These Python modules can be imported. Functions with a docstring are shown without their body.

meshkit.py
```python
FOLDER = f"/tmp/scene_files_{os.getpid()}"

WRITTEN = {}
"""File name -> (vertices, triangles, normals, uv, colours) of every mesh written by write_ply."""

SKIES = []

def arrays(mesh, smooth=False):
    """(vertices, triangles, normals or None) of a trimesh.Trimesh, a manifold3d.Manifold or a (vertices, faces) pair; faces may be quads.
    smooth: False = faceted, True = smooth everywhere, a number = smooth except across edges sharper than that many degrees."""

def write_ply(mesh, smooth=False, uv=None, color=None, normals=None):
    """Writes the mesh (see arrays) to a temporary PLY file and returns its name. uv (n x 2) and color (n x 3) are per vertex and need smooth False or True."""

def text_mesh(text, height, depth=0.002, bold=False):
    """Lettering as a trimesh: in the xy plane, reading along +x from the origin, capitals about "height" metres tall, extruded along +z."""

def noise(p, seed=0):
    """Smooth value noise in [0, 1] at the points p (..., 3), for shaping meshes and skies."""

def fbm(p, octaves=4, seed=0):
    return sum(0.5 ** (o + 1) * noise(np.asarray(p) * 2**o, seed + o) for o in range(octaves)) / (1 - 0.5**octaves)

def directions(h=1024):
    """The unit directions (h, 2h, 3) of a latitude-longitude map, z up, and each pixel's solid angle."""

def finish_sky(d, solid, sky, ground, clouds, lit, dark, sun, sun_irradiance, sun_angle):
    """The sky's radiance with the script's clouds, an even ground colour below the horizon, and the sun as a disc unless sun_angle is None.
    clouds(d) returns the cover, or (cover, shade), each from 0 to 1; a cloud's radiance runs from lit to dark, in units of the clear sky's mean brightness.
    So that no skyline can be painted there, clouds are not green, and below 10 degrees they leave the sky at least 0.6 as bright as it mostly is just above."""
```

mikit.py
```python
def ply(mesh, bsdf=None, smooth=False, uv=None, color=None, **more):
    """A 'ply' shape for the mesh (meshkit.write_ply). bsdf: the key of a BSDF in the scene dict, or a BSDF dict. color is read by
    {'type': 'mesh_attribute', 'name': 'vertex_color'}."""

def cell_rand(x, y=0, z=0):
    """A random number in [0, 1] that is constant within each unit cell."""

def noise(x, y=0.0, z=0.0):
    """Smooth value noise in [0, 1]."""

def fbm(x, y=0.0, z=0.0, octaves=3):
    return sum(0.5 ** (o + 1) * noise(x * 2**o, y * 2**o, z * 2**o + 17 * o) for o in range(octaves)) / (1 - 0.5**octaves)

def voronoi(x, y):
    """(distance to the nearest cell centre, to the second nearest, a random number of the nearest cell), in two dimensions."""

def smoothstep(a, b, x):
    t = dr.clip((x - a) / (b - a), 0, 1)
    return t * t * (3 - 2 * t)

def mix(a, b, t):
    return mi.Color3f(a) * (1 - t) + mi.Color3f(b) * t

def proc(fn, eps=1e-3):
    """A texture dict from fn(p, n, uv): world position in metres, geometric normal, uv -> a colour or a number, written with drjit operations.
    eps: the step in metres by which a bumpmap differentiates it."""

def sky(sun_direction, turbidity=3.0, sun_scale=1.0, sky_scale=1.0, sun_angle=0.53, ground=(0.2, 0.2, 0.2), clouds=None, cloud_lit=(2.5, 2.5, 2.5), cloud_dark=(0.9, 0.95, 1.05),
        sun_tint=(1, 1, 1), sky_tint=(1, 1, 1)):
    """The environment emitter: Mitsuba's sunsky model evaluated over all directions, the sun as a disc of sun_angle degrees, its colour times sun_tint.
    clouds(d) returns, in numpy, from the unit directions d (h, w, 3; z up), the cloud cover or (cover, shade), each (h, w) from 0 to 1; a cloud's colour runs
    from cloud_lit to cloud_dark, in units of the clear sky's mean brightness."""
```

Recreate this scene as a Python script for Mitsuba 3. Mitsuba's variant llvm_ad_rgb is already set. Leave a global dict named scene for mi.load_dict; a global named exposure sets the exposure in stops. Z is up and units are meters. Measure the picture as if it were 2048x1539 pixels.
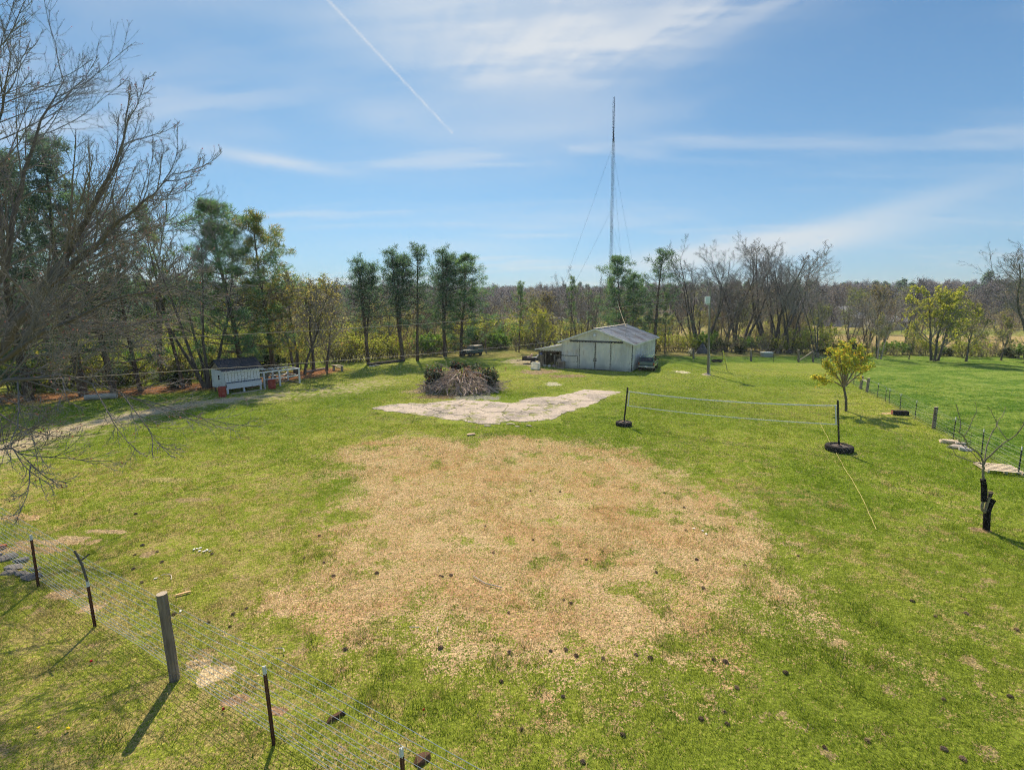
import math
import numpy as np, trimesh, shapely, drjit as dr, mitsuba as mi, mikit, meshkit
from scipy.spatial import Voronoi
from shapely.geometry import Polygon, Point, LineString
T = mi.ScalarTransform4f
scene, labels = {}, {}

# ---------------------------------------------------------------- camera, sky, exposure
EYE = np.array([0, 0, 7.0])
PITCH = math.atan(0.1645)
FWD = np.array([0, math.cos(PITCH), -math.sin(PITCH)])
UPV = np.array([0, math.sin(PITCH), math.cos(PITCH)])
scene['camera'] = {'type': 'perspective', 'fov': 2 * math.degrees(math.atan(1.024)), 'fov_axis': 'x',
                   'near_clip': 0.1, 'far_clip': 8000.0,
                   'to_world': T().look_at(origin=EYE.tolist(), target=(EYE + FWD).tolist(), up=[0, 0, 1])}
SUN_AZ, SUN_EL = math.radians(-12.0), math.radians(48.5)
SUN = [math.cos(SUN_EL) * math.sin(SUN_AZ), math.cos(SUN_EL) * math.cos(SUN_AZ), math.sin(SUN_EL)]
exposure = 2.2


def ray(u, v):
    return FWD + np.array([1., 0, 0]) * (u - 1024) / 1000 - UPV * (v - 769.5) / 1000


def at(u, v, z=0.0):
    """Where a sight line meets the ground (used for surveying positions off the photograph)."""
    d = ray(u, v)
    return EYE + d * (z - EYE[2]) / d[2]


def vp(u, v, y):
    """The point on the upright plane Y = y."""
    d = ray(u, v)
    return EYE + d * y / d[1]


def clouds(d):
    x, y, z = d[..., 0], d[..., 1], np.maximum(d[..., 2], 0.0)
    az, el = np.degrees(np.arctan2(x, y)), np.degrees(np.arcsin(np.clip(z, 0, 1)))
    k = 1 / (z + 0.10)
    gx, gy = x * k, y * k
    wx = gx + 0.8 * (meshkit.fbm(np.stack([gx * .5, gy * .5, gx * 0 + 3], -1), 3, 5) - .5) + .12 * (meshkit.fbm(np.stack([gx * 4, gy * 4, gx * 0 + 8], -1), 4, 6) - .5)
    P = lambda sx, sy, s, o=5: meshkit.fbm(np.stack([wx * sx, (gy + .10 * gx) * sy, gx * 0 + s], -1), o, int(s))
    ss = lambda a, b, t: (lambda q: q * q * (3 - 2 * q))(np.clip((t - a) / (b - a), 0, 1))
    streak = ss(.50, .78, P(.45, 2.6, 2)) * .55 * (1 - .5 * ss(10, 24, el))
    fine = .62 * P(3.0, 17.0, 9, 6) + .38 * meshkit.fbm(np.stack([(wx + .55 * gy) * 15, (gy - .4 * wx) * 4, gx * 0 + 31], -1), 5, 31)
    streak = 1.15 * streak * ss(.22, .66, P(2.2, 7.0, 21, 5))
    veil = ss(.42, .70, P(.6, .9, 14)) * .30 * ss(8, 22, el)

    def puff(a0, e0, wa, we, rot=0.0):
        c, s_ = math.cos(rot), math.sin(rot)
        da, de = az - a0, el - e0
        da, de = da * c + de * s_, -da * s_ + de * c
        return np.exp(-(da / wa) ** 2 - (de / we) ** 2)
    wisp = puff(4, 24.3, 8, 1.8, -.08) * 1.0 + puff(7, 27, 3.2, 4.0, .3) * .7 + puff(16, 25.5, 9, 2.4, .15) * .75 + puff(-6, 27.5, 12, 4.0) * .7 + puff(-3, 22.8, 5, 1.5) * .65 + puff(26, 27, 8, 2.0, .1) * .5
    glow = puff(3, 27, 16, 5.5) * .30 + puff(4, 24, 7, 3.0) * .15
    wisp = np.clip(wisp, 0, 1) * ss(.28, .68, fine) * ss(.1, .55, P(1.6, 3.0, 27, 4) + .1)
    low = (puff(24, 5.2, 13, 1.3, .10) * 1.3 + puff(36, 8, 9, 1.0, .2) * .45 + puff(-6, 6, 10, 1.0, 0) * .35 + puff(-24, 13.5, 6, .55, -.06) * .8
           + puff(-14, 18.5, 5, 1.7) * .38 + puff(2, 17.5, 12, 1.0, .05) * .28 + puff(6, 9, 14, 1.3) * .3) * ss(.25, .6, fine + .15)
    cover = 1 - (1 - .85 * streak * .8) * (1 - veil) * (1 - .72 * wisp) * (1 - np.clip(glow, 0, .5)) * (1 - .68 * np.clip(low, 0, 1))
    # the aircraft's vapour trail, one thin straight cloud
    a, b = ray(655, 0), ray(905, 267)
    a, b = a / np.linalg.norm(a), b / np.linalg.norm(b)
    a0 = a - .6 * (b - a)
    n = np.cross(a0, b)
    n /= np.linalg.norm(n)
    off = np.abs(d @ n)
    w = .0012
    t = (d @ (b - a0)) / np.linalg.norm(b - a0)
    tb, ta = (b @ (b - a0)) / np.linalg.norm(b - a0), (a0 @ (b - a0)) / np.linalg.norm(b - a0)
    s = np.clip((t - ta) / (tb - ta), 0, 1)
    trail = np.exp(-(off / (w * (1.5 - .8 * s))) ** 2) * (t > ta) * (t < tb) * (.65 + .35 * s) * (y > 0)
    haze = .20 * np.exp(-el / 4.0)
    lit = 1 - (1 - cover) * (1 - .8 * trail)
    total = 1 - (1 - lit) * (1 - haze)
    return np.clip(total, 0, .97), haze * (1 - lit) / np.maximum(total, 1e-6)


scene['sky'] = mikit.sky(SUN, turbidity=2.6, clouds=clouds, cloud_lit=(2.9, 3.0, 3.1), cloud_dark=(.95, 1.06, 1.2), sky_tint=(.66, .91, 1.10), sky_scale=.74,
                         sun_tint=(1.0, .97, .9), ground=(.16, .18, .07))

# ---------------------------------------------------------------- helpers
rng = np.random.default_rng(7)
_n = {}


def num(name):
    """A key that is free: name, name_001, name_002 ..."""
    k = _n.get(name, 0)
    _n[name] = k + 1
    return name if k == 0 else f'{name}_{k:03d}'


def tag(key, label=None, cat=None, group=None, kind=None):
    e = {}
    for n_, v in (('label', label), ('category', cat), ('group', group), ('kind', kind)):
        if v:
            e[n_] = v
    labels[key] = e
    return key


def thing(name, label, cat, group=None, kind=None):
    return tag(num(name), label, cat, group, kind)


def tri(mesh):
    if isinstance(mesh, (tuple, list)):
        v, f = np.asarray(mesh[0], float), np.asarray(mesh[1], int)
        if f.shape[1] == 4:
            f = np.vstack([f[:, [0, 1, 2]], f[:, [0, 2, 3]]])
        return trimesh.Trimesh(v, f, process=False)
    return mesh


def put(key, mesh, mat, smooth=False, color=None, M=None, jitter=0.0, **lab):
    """One entry of the scene; color: one colour for the whole mesh, or per vertex."""
    mesh = tri(mesh)
    if color is not None:
        color = np.asarray(color, float)
        if color.ndim == 1:
            n_ = meshkit.fbm(np.array(mesh.vertices) * 3.1, 3, 3)[:, None]
            color = np.clip(np.tile(color, (len(mesh.vertices), 1)) * (1 + jitter * (n_ - .5) * 2), 0, 1)
        smooth = bool(smooth)
    d = mikit.ply(mesh, mat, smooth=smooth, color=color)
    if M is not None:
        d['to_world'] = M
    scene[key] = d
    if lab:
        tag(key, **lab)
    return key


def part(root, name, mesh, mat, **kw):
    return put(num(root + '__' + name), mesh, mat, **kw)


def cat(ms):
    return trimesh.util.concatenate([tri(m) for m in ms])


def box(x0, x1, y0, y1, z0, z1, bev=0.0):
    if bev <= 0:
        b = trimesh.creation.box((x1 - x0, y1 - y0, z1 - z0))
        b.apply_translation(((x0 + x1) / 2, (y0 + y1) / 2, (z0 + z1) / 2))
        return b
    p = []
    for i in range(3):
        lo, hi = np.array([x0, y0, z0], float), np.array([x1, y1, z1], float)
        e = [j for j in range(3) if j != i]
        lo[e] += bev
        hi[e] -= bev
        p += [[(lo, hi)[a][0], (lo, hi)[b][1], (lo, hi)[c][2]] for a in (0, 1) for b in (0, 1) for c in (0, 1)]
    return trimesh.convex.convex_hull(np.array(p))


def bar(a, b, w, h=None, bev=0.0):
    """A square bar from a to b, w wide and h high."""
    a, b = np.asarray(a, float), np.asarray(b, float)
    h = w if h is None else h
    L = np.linalg.norm(b - a)
    z = (b - a) / L
    x = np.cross(z, [0, 0, 1.0]) if abs(z[2]) < .95 else np.cross(z, [0, 1.0, 0])
    x /= np.linalg.norm(x)
    y = np.cross(z, x)
    m = box(-w / 2, w / 2, -h / 2, h / 2, 0, L, bev)
    M = np.eye(4)
    M[:3, 0], M[:3, 1], M[:3, 2], M[:3, 3] = x, y, z, a
    m.apply_transform(M)
    return m


def tubes(P, R, k=5, cap=False):
    """B polylines of n points as tubes with k sides: P (B, n, 3), R (B, n)."""
    P, R = np.asarray(P, float), np.asarray(R, float)
    if P.ndim == 2:
        P, R = P[None], np.broadcast_to(R, (1, len(P)))
    B, n, _ = P.shape
    R = np.broadcast_to(R, (B, n))
    t = np.gradient(P, axis=1)
    t /= np.linalg.norm(t, axis=2, keepdims=True) + 1e-12
    m = t.mean(1, keepdims=True)
    ref = np.where(np.abs(m[..., 2:]) < .8, [0, 0, 1.0], [1.0, 0.1, 0])
    a = np.cross(t, ref)
    a /= np.linalg.norm(a, axis=2, keepdims=True) + 1e-12
    b = np.cross(t, a)
    ang = np.arange(k) * 2 * np.pi / k
    V = P[:, :, None] + R[:, :, None, None] * (np.cos(ang)[:, None] * a[:, :, None] + np.sin(ang)[:, None] * b[:, :, None])
    i, j = np.meshgrid(np.arange(n - 1), np.arange(k), indexing='ij')
    q = np.stack([i * k + j, i * k + (j + 1) % k, (i + 1) * k + (j + 1) % k, (i + 1) * k + j], -1).reshape(-1, 4)
    f = np.vstack([q[:, [0, 1, 2]], q[:, [0, 2, 3]]])
    if cap:
        e = np.arange(1, k - 1)
        f = np.vstack([f, np.stack([e * 0, e + 1, e], 1), (n - 1) * k + np.stack([e * 0, e, e + 1], 1)])
    F = (f[None] + (np.arange(B) * n * k)[:, None, None]).reshape(-1, 3)
    return V.reshape(-1, 3), F


def join(vf):
    V, F, o = [], [], 0
    for v, f in vf:
        V.append(np.asarray(v, float))
        F.append(np.asarray(f) + o)
        o += len(v)
    return np.vstack(V), np.vstack(F)


def smoothline(p, n):
    p = np.asarray(p, float)
    s = np.r_[0, np.cumsum(np.linalg.norm(np.diff(p, axis=0), axis=1))]
    t = np.linspace(0, s[-1], n)
    from scipy.interpolate import PchipInterpolator
    return np.stack([PchipInterpolator(s, p[:, i])(t) for i in range(p.shape[1])], 1)


def unit(v):
    return v / (np.linalg.norm(v, axis=-1, keepdims=True) + 1e-12)


def place(x, y, z=0.0, rot=0.0, s=1.0, sz=None, lean=(0, 0)):
    """Rotation about z by rot radians, scale, lean (x and y shift per metre of height), position."""
    c, n_ = math.cos(rot), math.sin(rot)
    sz = s if sz is None else sz
    return T([[s * c, -s * n_, lean[0] * sz, x], [s * n_, s * c, lean[1] * sz, y], [0, 0, sz, z], [0, 0, 0, 1]])


# ---------------------------------------------------------------- ground shape
def sstep(a, b, t):
    t = np.clip((t - a) / (b - a), 0, 1)
    return t * t * (3 - 2 * t)


def hz(x, y):
    x, y = np.asarray(x, float), np.asarray(y, float)
    r = np.hypot(x, y)
    n_ = lambda s, q: meshkit.fbm(np.stack([x / s, y / s, x * 0 + q], -1), 3, 11) - .5
    z = .07 * n_(3.0, 1) * sstep(2, 8, r) - .9 * sstep(85, 150, r) + 7.0 * sstep(215, 520, r) + n_(70, 4) * 5 * sstep(110, 300, r)
    return z + n_(9, 6) * .25 * sstep(62, 80, r)


# ---------------------------------------------------------------- ground colours (albedo by place)
def W2(pts):
    return [at(*p)[:2] for p in pts]


DRY = [(at(u, v)[:2], at(u + a, v)[0] - at(u, v)[0], abs(at(u, v - b)[1] - at(u, v)[1])) for u, v, a, b in
       [(1060, 1050, 370, 130), (1310, 1030, 215, 85), (820, 905, 175, 36), (1130, 1180, 240, 105), (760, 1130, 150, 105), (900, 960, 230, 70), (640, 1195, 130, 45), (1040, 900, 130, 30)]]
PATH = W2([(-90, 930), (60, 880), (170, 850), (290, 825), (400, 806), (500, 795), (600, 787), (690, 778), (760, 765)])
LITTER = W2([(-80, 800), (60, 795), (180, 790), (290, 780), (400, 772), (480, 768), (590, 752), (640, 742)])
FENCE_R = W2([(2110, 1005), (2035.7, 950.8), (1962.5, 909), (1905.4, 879), (1866.9, 856.7), (1829.5, 836.7), (1799.6, 819.3), (1777.8, 807.4), (1753.6, 794.8), (1733.6, 783.5), (1721, 777.5), (1690, 757), (1660, 738), (1626, 722)])
FA, FB = FENCE_R[1], FENCE_R[-1]


def seg_dist(p, pts):
    x, y = p.x, p.y
    best = mi.Float(1e9)
    for a, b in zip(pts[:-1], pts[1:]):
        d = b - a
        t = dr.clip(((x - a[0]) * d[0] + (y - a[1]) * d[1]) / float(d @ d), 0, 1)
        best = dr.minimum(best, dr.square(x - a[0] - t * d[0]) + dr.square(y - a[1] - t * d[1]))
    return dr.sqrt(best)


def ground_tint(p, fine=True):
    x, y = p.x, p.y
    n1, n2, n3 = mikit.fbm(x * .16, y * .16, 3.0), mikit.fbm(x * .9, y * .9, 7.0, 4), mikit.fbm(x * 4.5, y * 4.5, 1.0, 3)
    f = mikit.noise(x * 28, y * 28, 5.0)
    S = mikit.smoothstep
    green = mikit.mix((.145, .225, .020), (.255, .318, .045), S(.30, .72, n1 * .55 + n2 * .45))
    lush = mi.Color3f(.085, .175, .012)
    green = mikit.mix(green, lush, S(.50, .66, n2 * .6 + n3 * .4) * .8)
    straw = mi.Color3f(.39, .33, .15)
    fq = mikit.noise(x * 46, y * 46, 8.0) * .75 + mikit.noise(x * 105, y * 105, 3.0) * .25
    col = mikit.mix(green, straw, S(-.07, .07, S(.34, .76, n3 * .5 + n1 * .3 + n2 * .2) * (.60 - .24 * S(15, 28, y)) + .14 - fq) * .9)
    # reddish thatch in the near lawn
    near = 1 - S(10, 19, y)
    col = mikit.mix(col, mi.Color3f(.175, .185, .040), near * .28)
    col = mikit.mix(col, mi.Color3f(.36, .29, .17), near * S(-.06, .06, S(.55, .85, mikit.fbm(x * 1.6, y * 1.6, 40.0, 4) * .7 + n3 * .3) * .85 - fq) * .8)
    # the round dry patch
    g = mi.Float(-1)
    for c, a, b in DRY:
        g = dr.maximum(g, 1 - dr.sqrt(dr.square((x - c[0]) / float(a)) + dr.square((y - c[1]) / float(b))))
    qx, qy = (x - .9) / 7.1, (y - 16.9) / 8.2
    g = dr.maximum(g, .85 * (1 - dr.sqrt(dr.sqrt(dr.square(qx * qx) + dr.square(qy * qy)))))
    dry = S(-.30, .36, g + (n2 - .5) * .5 + (n3 - .5) * .3)
    tan = mikit.mix((.46, .35, .215), (.55, .435, .28), n3)
    tan = mikit.mix(tan, mi.Color3f(.44, .26, .13), S(.52, .7, mikit.fbm(x * .7, y * .7, 21.0)) * .3)
    spots = S(.54, .76, mikit.fbm(x * 1.5, y * 1.5, 33.0, 3) * .7 + n3 * .3)
    pd = dry * (1 - .65 * spots) * .66
    col = mikit.mix(col, tan, S(-.10, .10, pd - fq) * S(0, .2, dry))
    # gravelled track, bare soil and leaf litter under the left trees
    dp = seg_dist(p, PATH)
    track = (1 - S(.5, 1.5, dp + (n2 - .5) * 1.1)) * S(.28, .5, n3 + .12) * S(-14.5, -22, x)
    col = mikit.mix(col, mikit.mix((.33, .27, .17), (.56, .50, .38), f), S(-.15, .15, track * .75 - fq * .9) * .9)
    soft = (1 - S(.8, 4.0, dp + (n2 - .5) * 2.5)) * S(.42, .6, n3) * S(-6, -14, x)
    col = mikit.mix(col, mi.Color3f(.45, .39, .28), soft * .6)
    li = 1 - S(1.3, 3.6, seg_dist(p, LITTER) + (n2 - .5) * 2.0)
    col = mikit.mix(col, mikit.mix((.16, .085, .045), (.36, .19, .10), n3), li * S(-11, -16, x))
    # bare soil in front of the barn, by the lean-to, round the brush pile and along the left fence
    for (u, v, ru, rv, c) in SOIL:
        q = at(u, v)
        a, b = abs(at(u + ru, v)[0] - q[0]), abs(at(u, v - rv)[1] - q[1])
        m = 1 - S(.55, 1.1, dr.sqrt(dr.square((x - q[0]) / float(a)) + dr.square((y - q[1]) / float(b))) + (n2 - .5) * 1.3 + (n3 - .5) * 1.3)
        col = mikit.mix(col, mi.Color3f(c[0] * .92, c[1] * 1.02, c[2] * .94) * (.75 + .5 * f), S(-.12, .12, m * .85 - fq * .9) * S(0, .3, m))
    # meadow beyond the right fence
    d = FB - FA
    side = ((x - FA[0]) * float(d[1]) - (y - FA[1]) * float(d[0])) / float(np.linalg.norm(d))
    m1, m2 = mikit.fbm(x * .45, y * .8, 12.0, 4), n3
    mead = mikit.mix((.075, .165, .016), (.175, .265, .045), S(.35, .62, m1 * .5 + n3 * .5))
    mead = mikit.mix(mead, mi.Color3f(.30, .32, .13), S(.6, .75, m2 * .6 + m1 * .4) * .5)
    col = mikit.mix(col, mead, S(.0, .5, side))
    # the fields beyond
    far = S(60.5, 63.5, y + (n2 - .5) * 2)
    F1 = mikit.fbm(x * .018, y * .03, 50.0, 3)
    field = mikit.mix((.17, .22, .05), (.33, .29, .12), S(.40, .66, F1 * .7 + n2 * .3))
    field = mikit.mix(field, mi.Color3f(.48, .21, .10), (1 - S(.6, 1.1, dr.sqrt(dr.square((x + 17) / 17) + dr.square((y - 92) / 16)) + (n2 - .5) * .6)))
    field = mikit.mix(field, mi.Color3f(.09, .24, .02), (1 - S(.6, 1.0, dr.sqrt(dr.square((x + 75) / 40) + dr.square((y - 120) / 22)))))
    field = mikit.mix(field, mi.Color3f(.38, .31, .15), (1 - S(.7, 1.1, dr.sqrt(dr.square((x - 95) / 50) + dr.square((y - 100) / 28)))))
    field = mikit.mix(field, mi.Color3f(.14, .12, .07), S(225, 300, dr.sqrt(x * x + y * y)))
    belt = S(62.5, 64.5, y) * (1 - S(76, 82, y)) * .6 * S(.4, .55, n3 + .05)
    field = mikit.mix(field, mi.Color3f(.17, .16, .05), belt)
    back = S(63, 65, y - .04 * x)
    col = mikit.mix(col, field, dr.minimum(far, dr.maximum(back, 0)))
    left = S(-31, -38, x + .55 * (y - 38)) * S(36, 44, y)
    lf = mikit.mix((.20, .26, .04), (.34, .34, .08), m1)
    col = mikit.mix(col, lf, left * (1 - far))
    strip = S(57.5, 59.5, y + (n2 - .5)) * (1 - S(65, 67, y)) * S(17, 20, x) * (1 - S(38, 40, x))  # lush grass strip, its darker green also painting in the back trees' cast shade
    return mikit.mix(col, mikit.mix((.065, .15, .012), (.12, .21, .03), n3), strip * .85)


SOIL = [(1085, 743, 42, 5, (.34, .25, .17)), (1050, 724, 40, 8, (.40, .33, .24)), (1130, 752, 40, 4, (.33, .24, .16)), (900, 793, 70, 6, (.22, .16, .11)), (835, 782, 30, 6, (.42, .33, .23)),
        (955, 795, 45, 5, (.33, .31, .27)), (1105, 768, 16, 4, (.52, .47, .38)), (1362, 744, 14, 3, (.55, .49, .38)),
        (430, 1345, 38, 25, (.60, .46, .33)), (400, 1320, 30, 20, (.58, .43, .30)), (470, 1400, 40, 16, (.40, .27, .19)), (130, 1190, 45, 14, (.50, .36, .24)), (180, 1215, 30, 12, (.5, .36, .25)),
        (60, 1100, 80, 10, (.40, .28, .18)), (100, 1085, 80, 8, (.44, .32, .22)), (30, 1035, 50, 8, (.50, .36, .24)), (210, 1062, 40, 5, (.45, .34, .24)), (150, 1075, 40, 5, (.45, .34, .24)),
        
        (1960, 1060, 22, 6, (.36, .26, .17)), (1790, 826, 26, 3, (.55, .40, .27)), (375, 1000, 40, 6, (.36, .28, .16)), (330, 960, 60, 6, (.42, .36, .18)),
        (300, 1105, 16, 7, (.4, .3, .2)), (560, 1420, 24, 12, (.38, .24, .17)), (1010, 703, 60, 3, (.5, .42, .3)), (1415, 750, 8, 2, (.5, .42, .33))]

# ---------------------------------------------------------------- materials
def ground_fn(p, n, uv):
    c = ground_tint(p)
    return c * (.62 + .50 * mikit.noise(p.x * 60, p.y * 60, 2.0))


def blade_fn(p, n, uv):
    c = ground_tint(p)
    v = mikit.noise(p.x * 37, p.y * 37, 9.0)
    return c * (.95 + 1.0 * v)


def pr(color, rough=.8, metal=0.0, spec=.3, **kw):
    c = color if isinstance(color, dict) else {'type': 'rgb', 'value': list(color)}
    return {'type': 'twosided', 'bsdf': {'type': 'principled', 'base_color': c, 'roughness': rough, 'metallic': metal, 'specular': spec, **kw}}


VC = {'type': 'mesh_attribute', 'name': 'vertex_color'}
scene['mat_ground'] = {'type': 'twosided', 'bsdf': {'type': 'bumpmap', 'arbitrary': mikit.proc(lambda p, n, uv: .5 * mikit.noise(p.x * 22, p.y * 22) + .5 * mikit.noise(p.x * 7, p.y * 7, 4.0), eps=.01), 'scale': .05,
                                                     'bsdf': {'type': 'principled', 'base_color': mikit.proc(ground_fn), 'roughness': .95, 'specular': .1}}}
scene['mat_blade'] = {'type': 'principledthin', 'base_color': mikit.proc(blade_fn), 'roughness': .6, 'diff_trans': .75, 'spec_trans': 0.0, 'eta': 1.3}
scene['mat_leaf'] = {'type': 'principledthin', 'base_color': VC, 'roughness': .55, 'diff_trans': 1.25, 'spec_trans': 0.0, 'eta': 1.35}
scene['mat_bark'] = pr(VC, .9, spec=.15)
scene['mat_matte'] = pr(VC, .85, spec=.2)
scene['mat_satin'] = pr(VC, .4, spec=.5)
scene['mat_gloss'] = pr(VC, .12, spec=.6, clearcoat=.6)
scene['mat_metal'] = pr(VC, .42, .85)


def barn_fn(p, n, uv):
    st = mikit.fbm(p.x * 2.5 + p.y * 2.5, p.z * .35, 3.0, 4)
    b = mikit.fbm(p.x * .8, p.y * .8, p.z * .9, 4)
    c = mikit.mix((.74, .73, .71), (.58, .585, .60), mikit.smoothstep(.35, .7, st))
    c = mikit.mix(c, (.30, .31, .34), mikit.smoothstep(.55, .8, b) * .30)
    low = 1 - mikit.smoothstep(.05, .75, p.z + (b - .5) * .8)
    c = mikit.mix(c, (.17, .17, .14), low * .55)
    return mikit.mix(c, (.30, .17, .09), mikit.smoothstep(.66, .78, mikit.fbm(p.x * 5, p.y * 5, p.z * 1.1, 3)) * .25)


def roof_fn(p, n, uv):
    b = mikit.fbm(p.x * .7, p.y * .7, 3.0, 4)
    c = mikit.mix((.52, .54, .56), (.34, .35, .36), mikit.smoothstep(.35, .65, b))
    return mikit.mix(c, (.32, .22, .16), mikit.smoothstep(.58, .74, mikit.fbm(p.x * 1.9, p.y * 1.9, 31.0, 4)) * .5)


def paint_fn(p, n, uv):
    b, g = mikit.fbm(p.x * 9 + p.y * 6, p.z * 2, 1.0, 4), mikit.fbm(p.x * 3, p.y * 3, p.z * 7, 3)
    c = mikit.mix((.80, .81, .82), (.62, .65, .70), b)
    return mikit.mix(c, (.25, .26, .28), mikit.smoothstep(.62, .76, g) * .6)


def oldwood_fn(p, n, uv):
    g = mikit.fbm(p.x * 30 + p.y * 30, p.z * 2.5, 1.0, 3)
    return mikit.mix((.10, .085, .075), (.27, .23, .19), g) * (.7 + .6 * mikit.noise(p.x * 4, p.y * 4, p.z * 4))


def concrete_fn(p, n, uv):
    b, f = mikit.fbm(p.x * .8, p.y * .8, 2.0, 4), mikit.fbm(p.x * 9, p.y * 9, 8.0, 3)
    c = mikit.mix((.40, .36, .32), (.24, .225, .21), mikit.smoothstep(.38, .66, b))
    c = mikit.mix(c, (.45, .41, .365), mikit.smoothstep(.5, .7, f) * .5)
    d1, d2, _ = mikit.voronoi(p.x * .9 + b * 1.5, p.y * .9)
    crack = 1 - mikit.smoothstep(.0, .05, d2 - d1)
    c = mikit.mix(c, (.12, .10, .07), crack * mikit.smoothstep(.45, .6, mikit.noise(p.x * .7, p.y * .7, 4.0)) * .8)
    return mikit.mix(c, (.17, .20, .05), mikit.smoothstep(.62, .72, mikit.fbm(p.x * 2.3, p.y * 2.3, 15.0, 4)) * .8)


scene['mat_barn'] = pr(mikit.proc(barn_fn), .55, .15)
scene['mat_roof'] = pr(mikit.proc(roof_fn), .38, .55)
scene['mat_paint'] = pr(mikit.proc(paint_fn), .7)
scene['mat_oldwood'] = pr(mikit.proc(oldwood_fn), .9)
scene['mat_concrete'] = pr(mikit.proc(concrete_fn), .9)

# ---------------------------------------------------------------- the ground: one sheet
def make_ground():
    r = np.r_[0.01, np.geomspace(2.5, 60, 190), np.geomspace(61, 900, 90), np.geomspace(950, 1500, 4)]
    a = np.linspace(0, 2 * np.pi, 721)[:-1]
    R_, A = np.meshgrid(r, a, indexing='ij')
    x, y = R_ * np.cos(A), R_ * np.sin(A)
    z = hz(x, y)
    v = np.stack([x, y, z], -1).reshape(-1, 3)
    n, k = len(r), len(a)
    i, j = np.meshgrid(np.arange(n - 1), np.arange(k), indexing='ij')
    q = np.stack([i * k + j, (i + 1) * k + j, (i + 1) * k + (j + 1) % k, i * k + (j + 1) % k], -1).reshape(-1, 4)
    f = np.vstack([q[:, [0, 1, 2]], q[:, [0, 2, 3]]])
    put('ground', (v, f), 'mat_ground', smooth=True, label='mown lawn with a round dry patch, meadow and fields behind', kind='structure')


make_ground()

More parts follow.
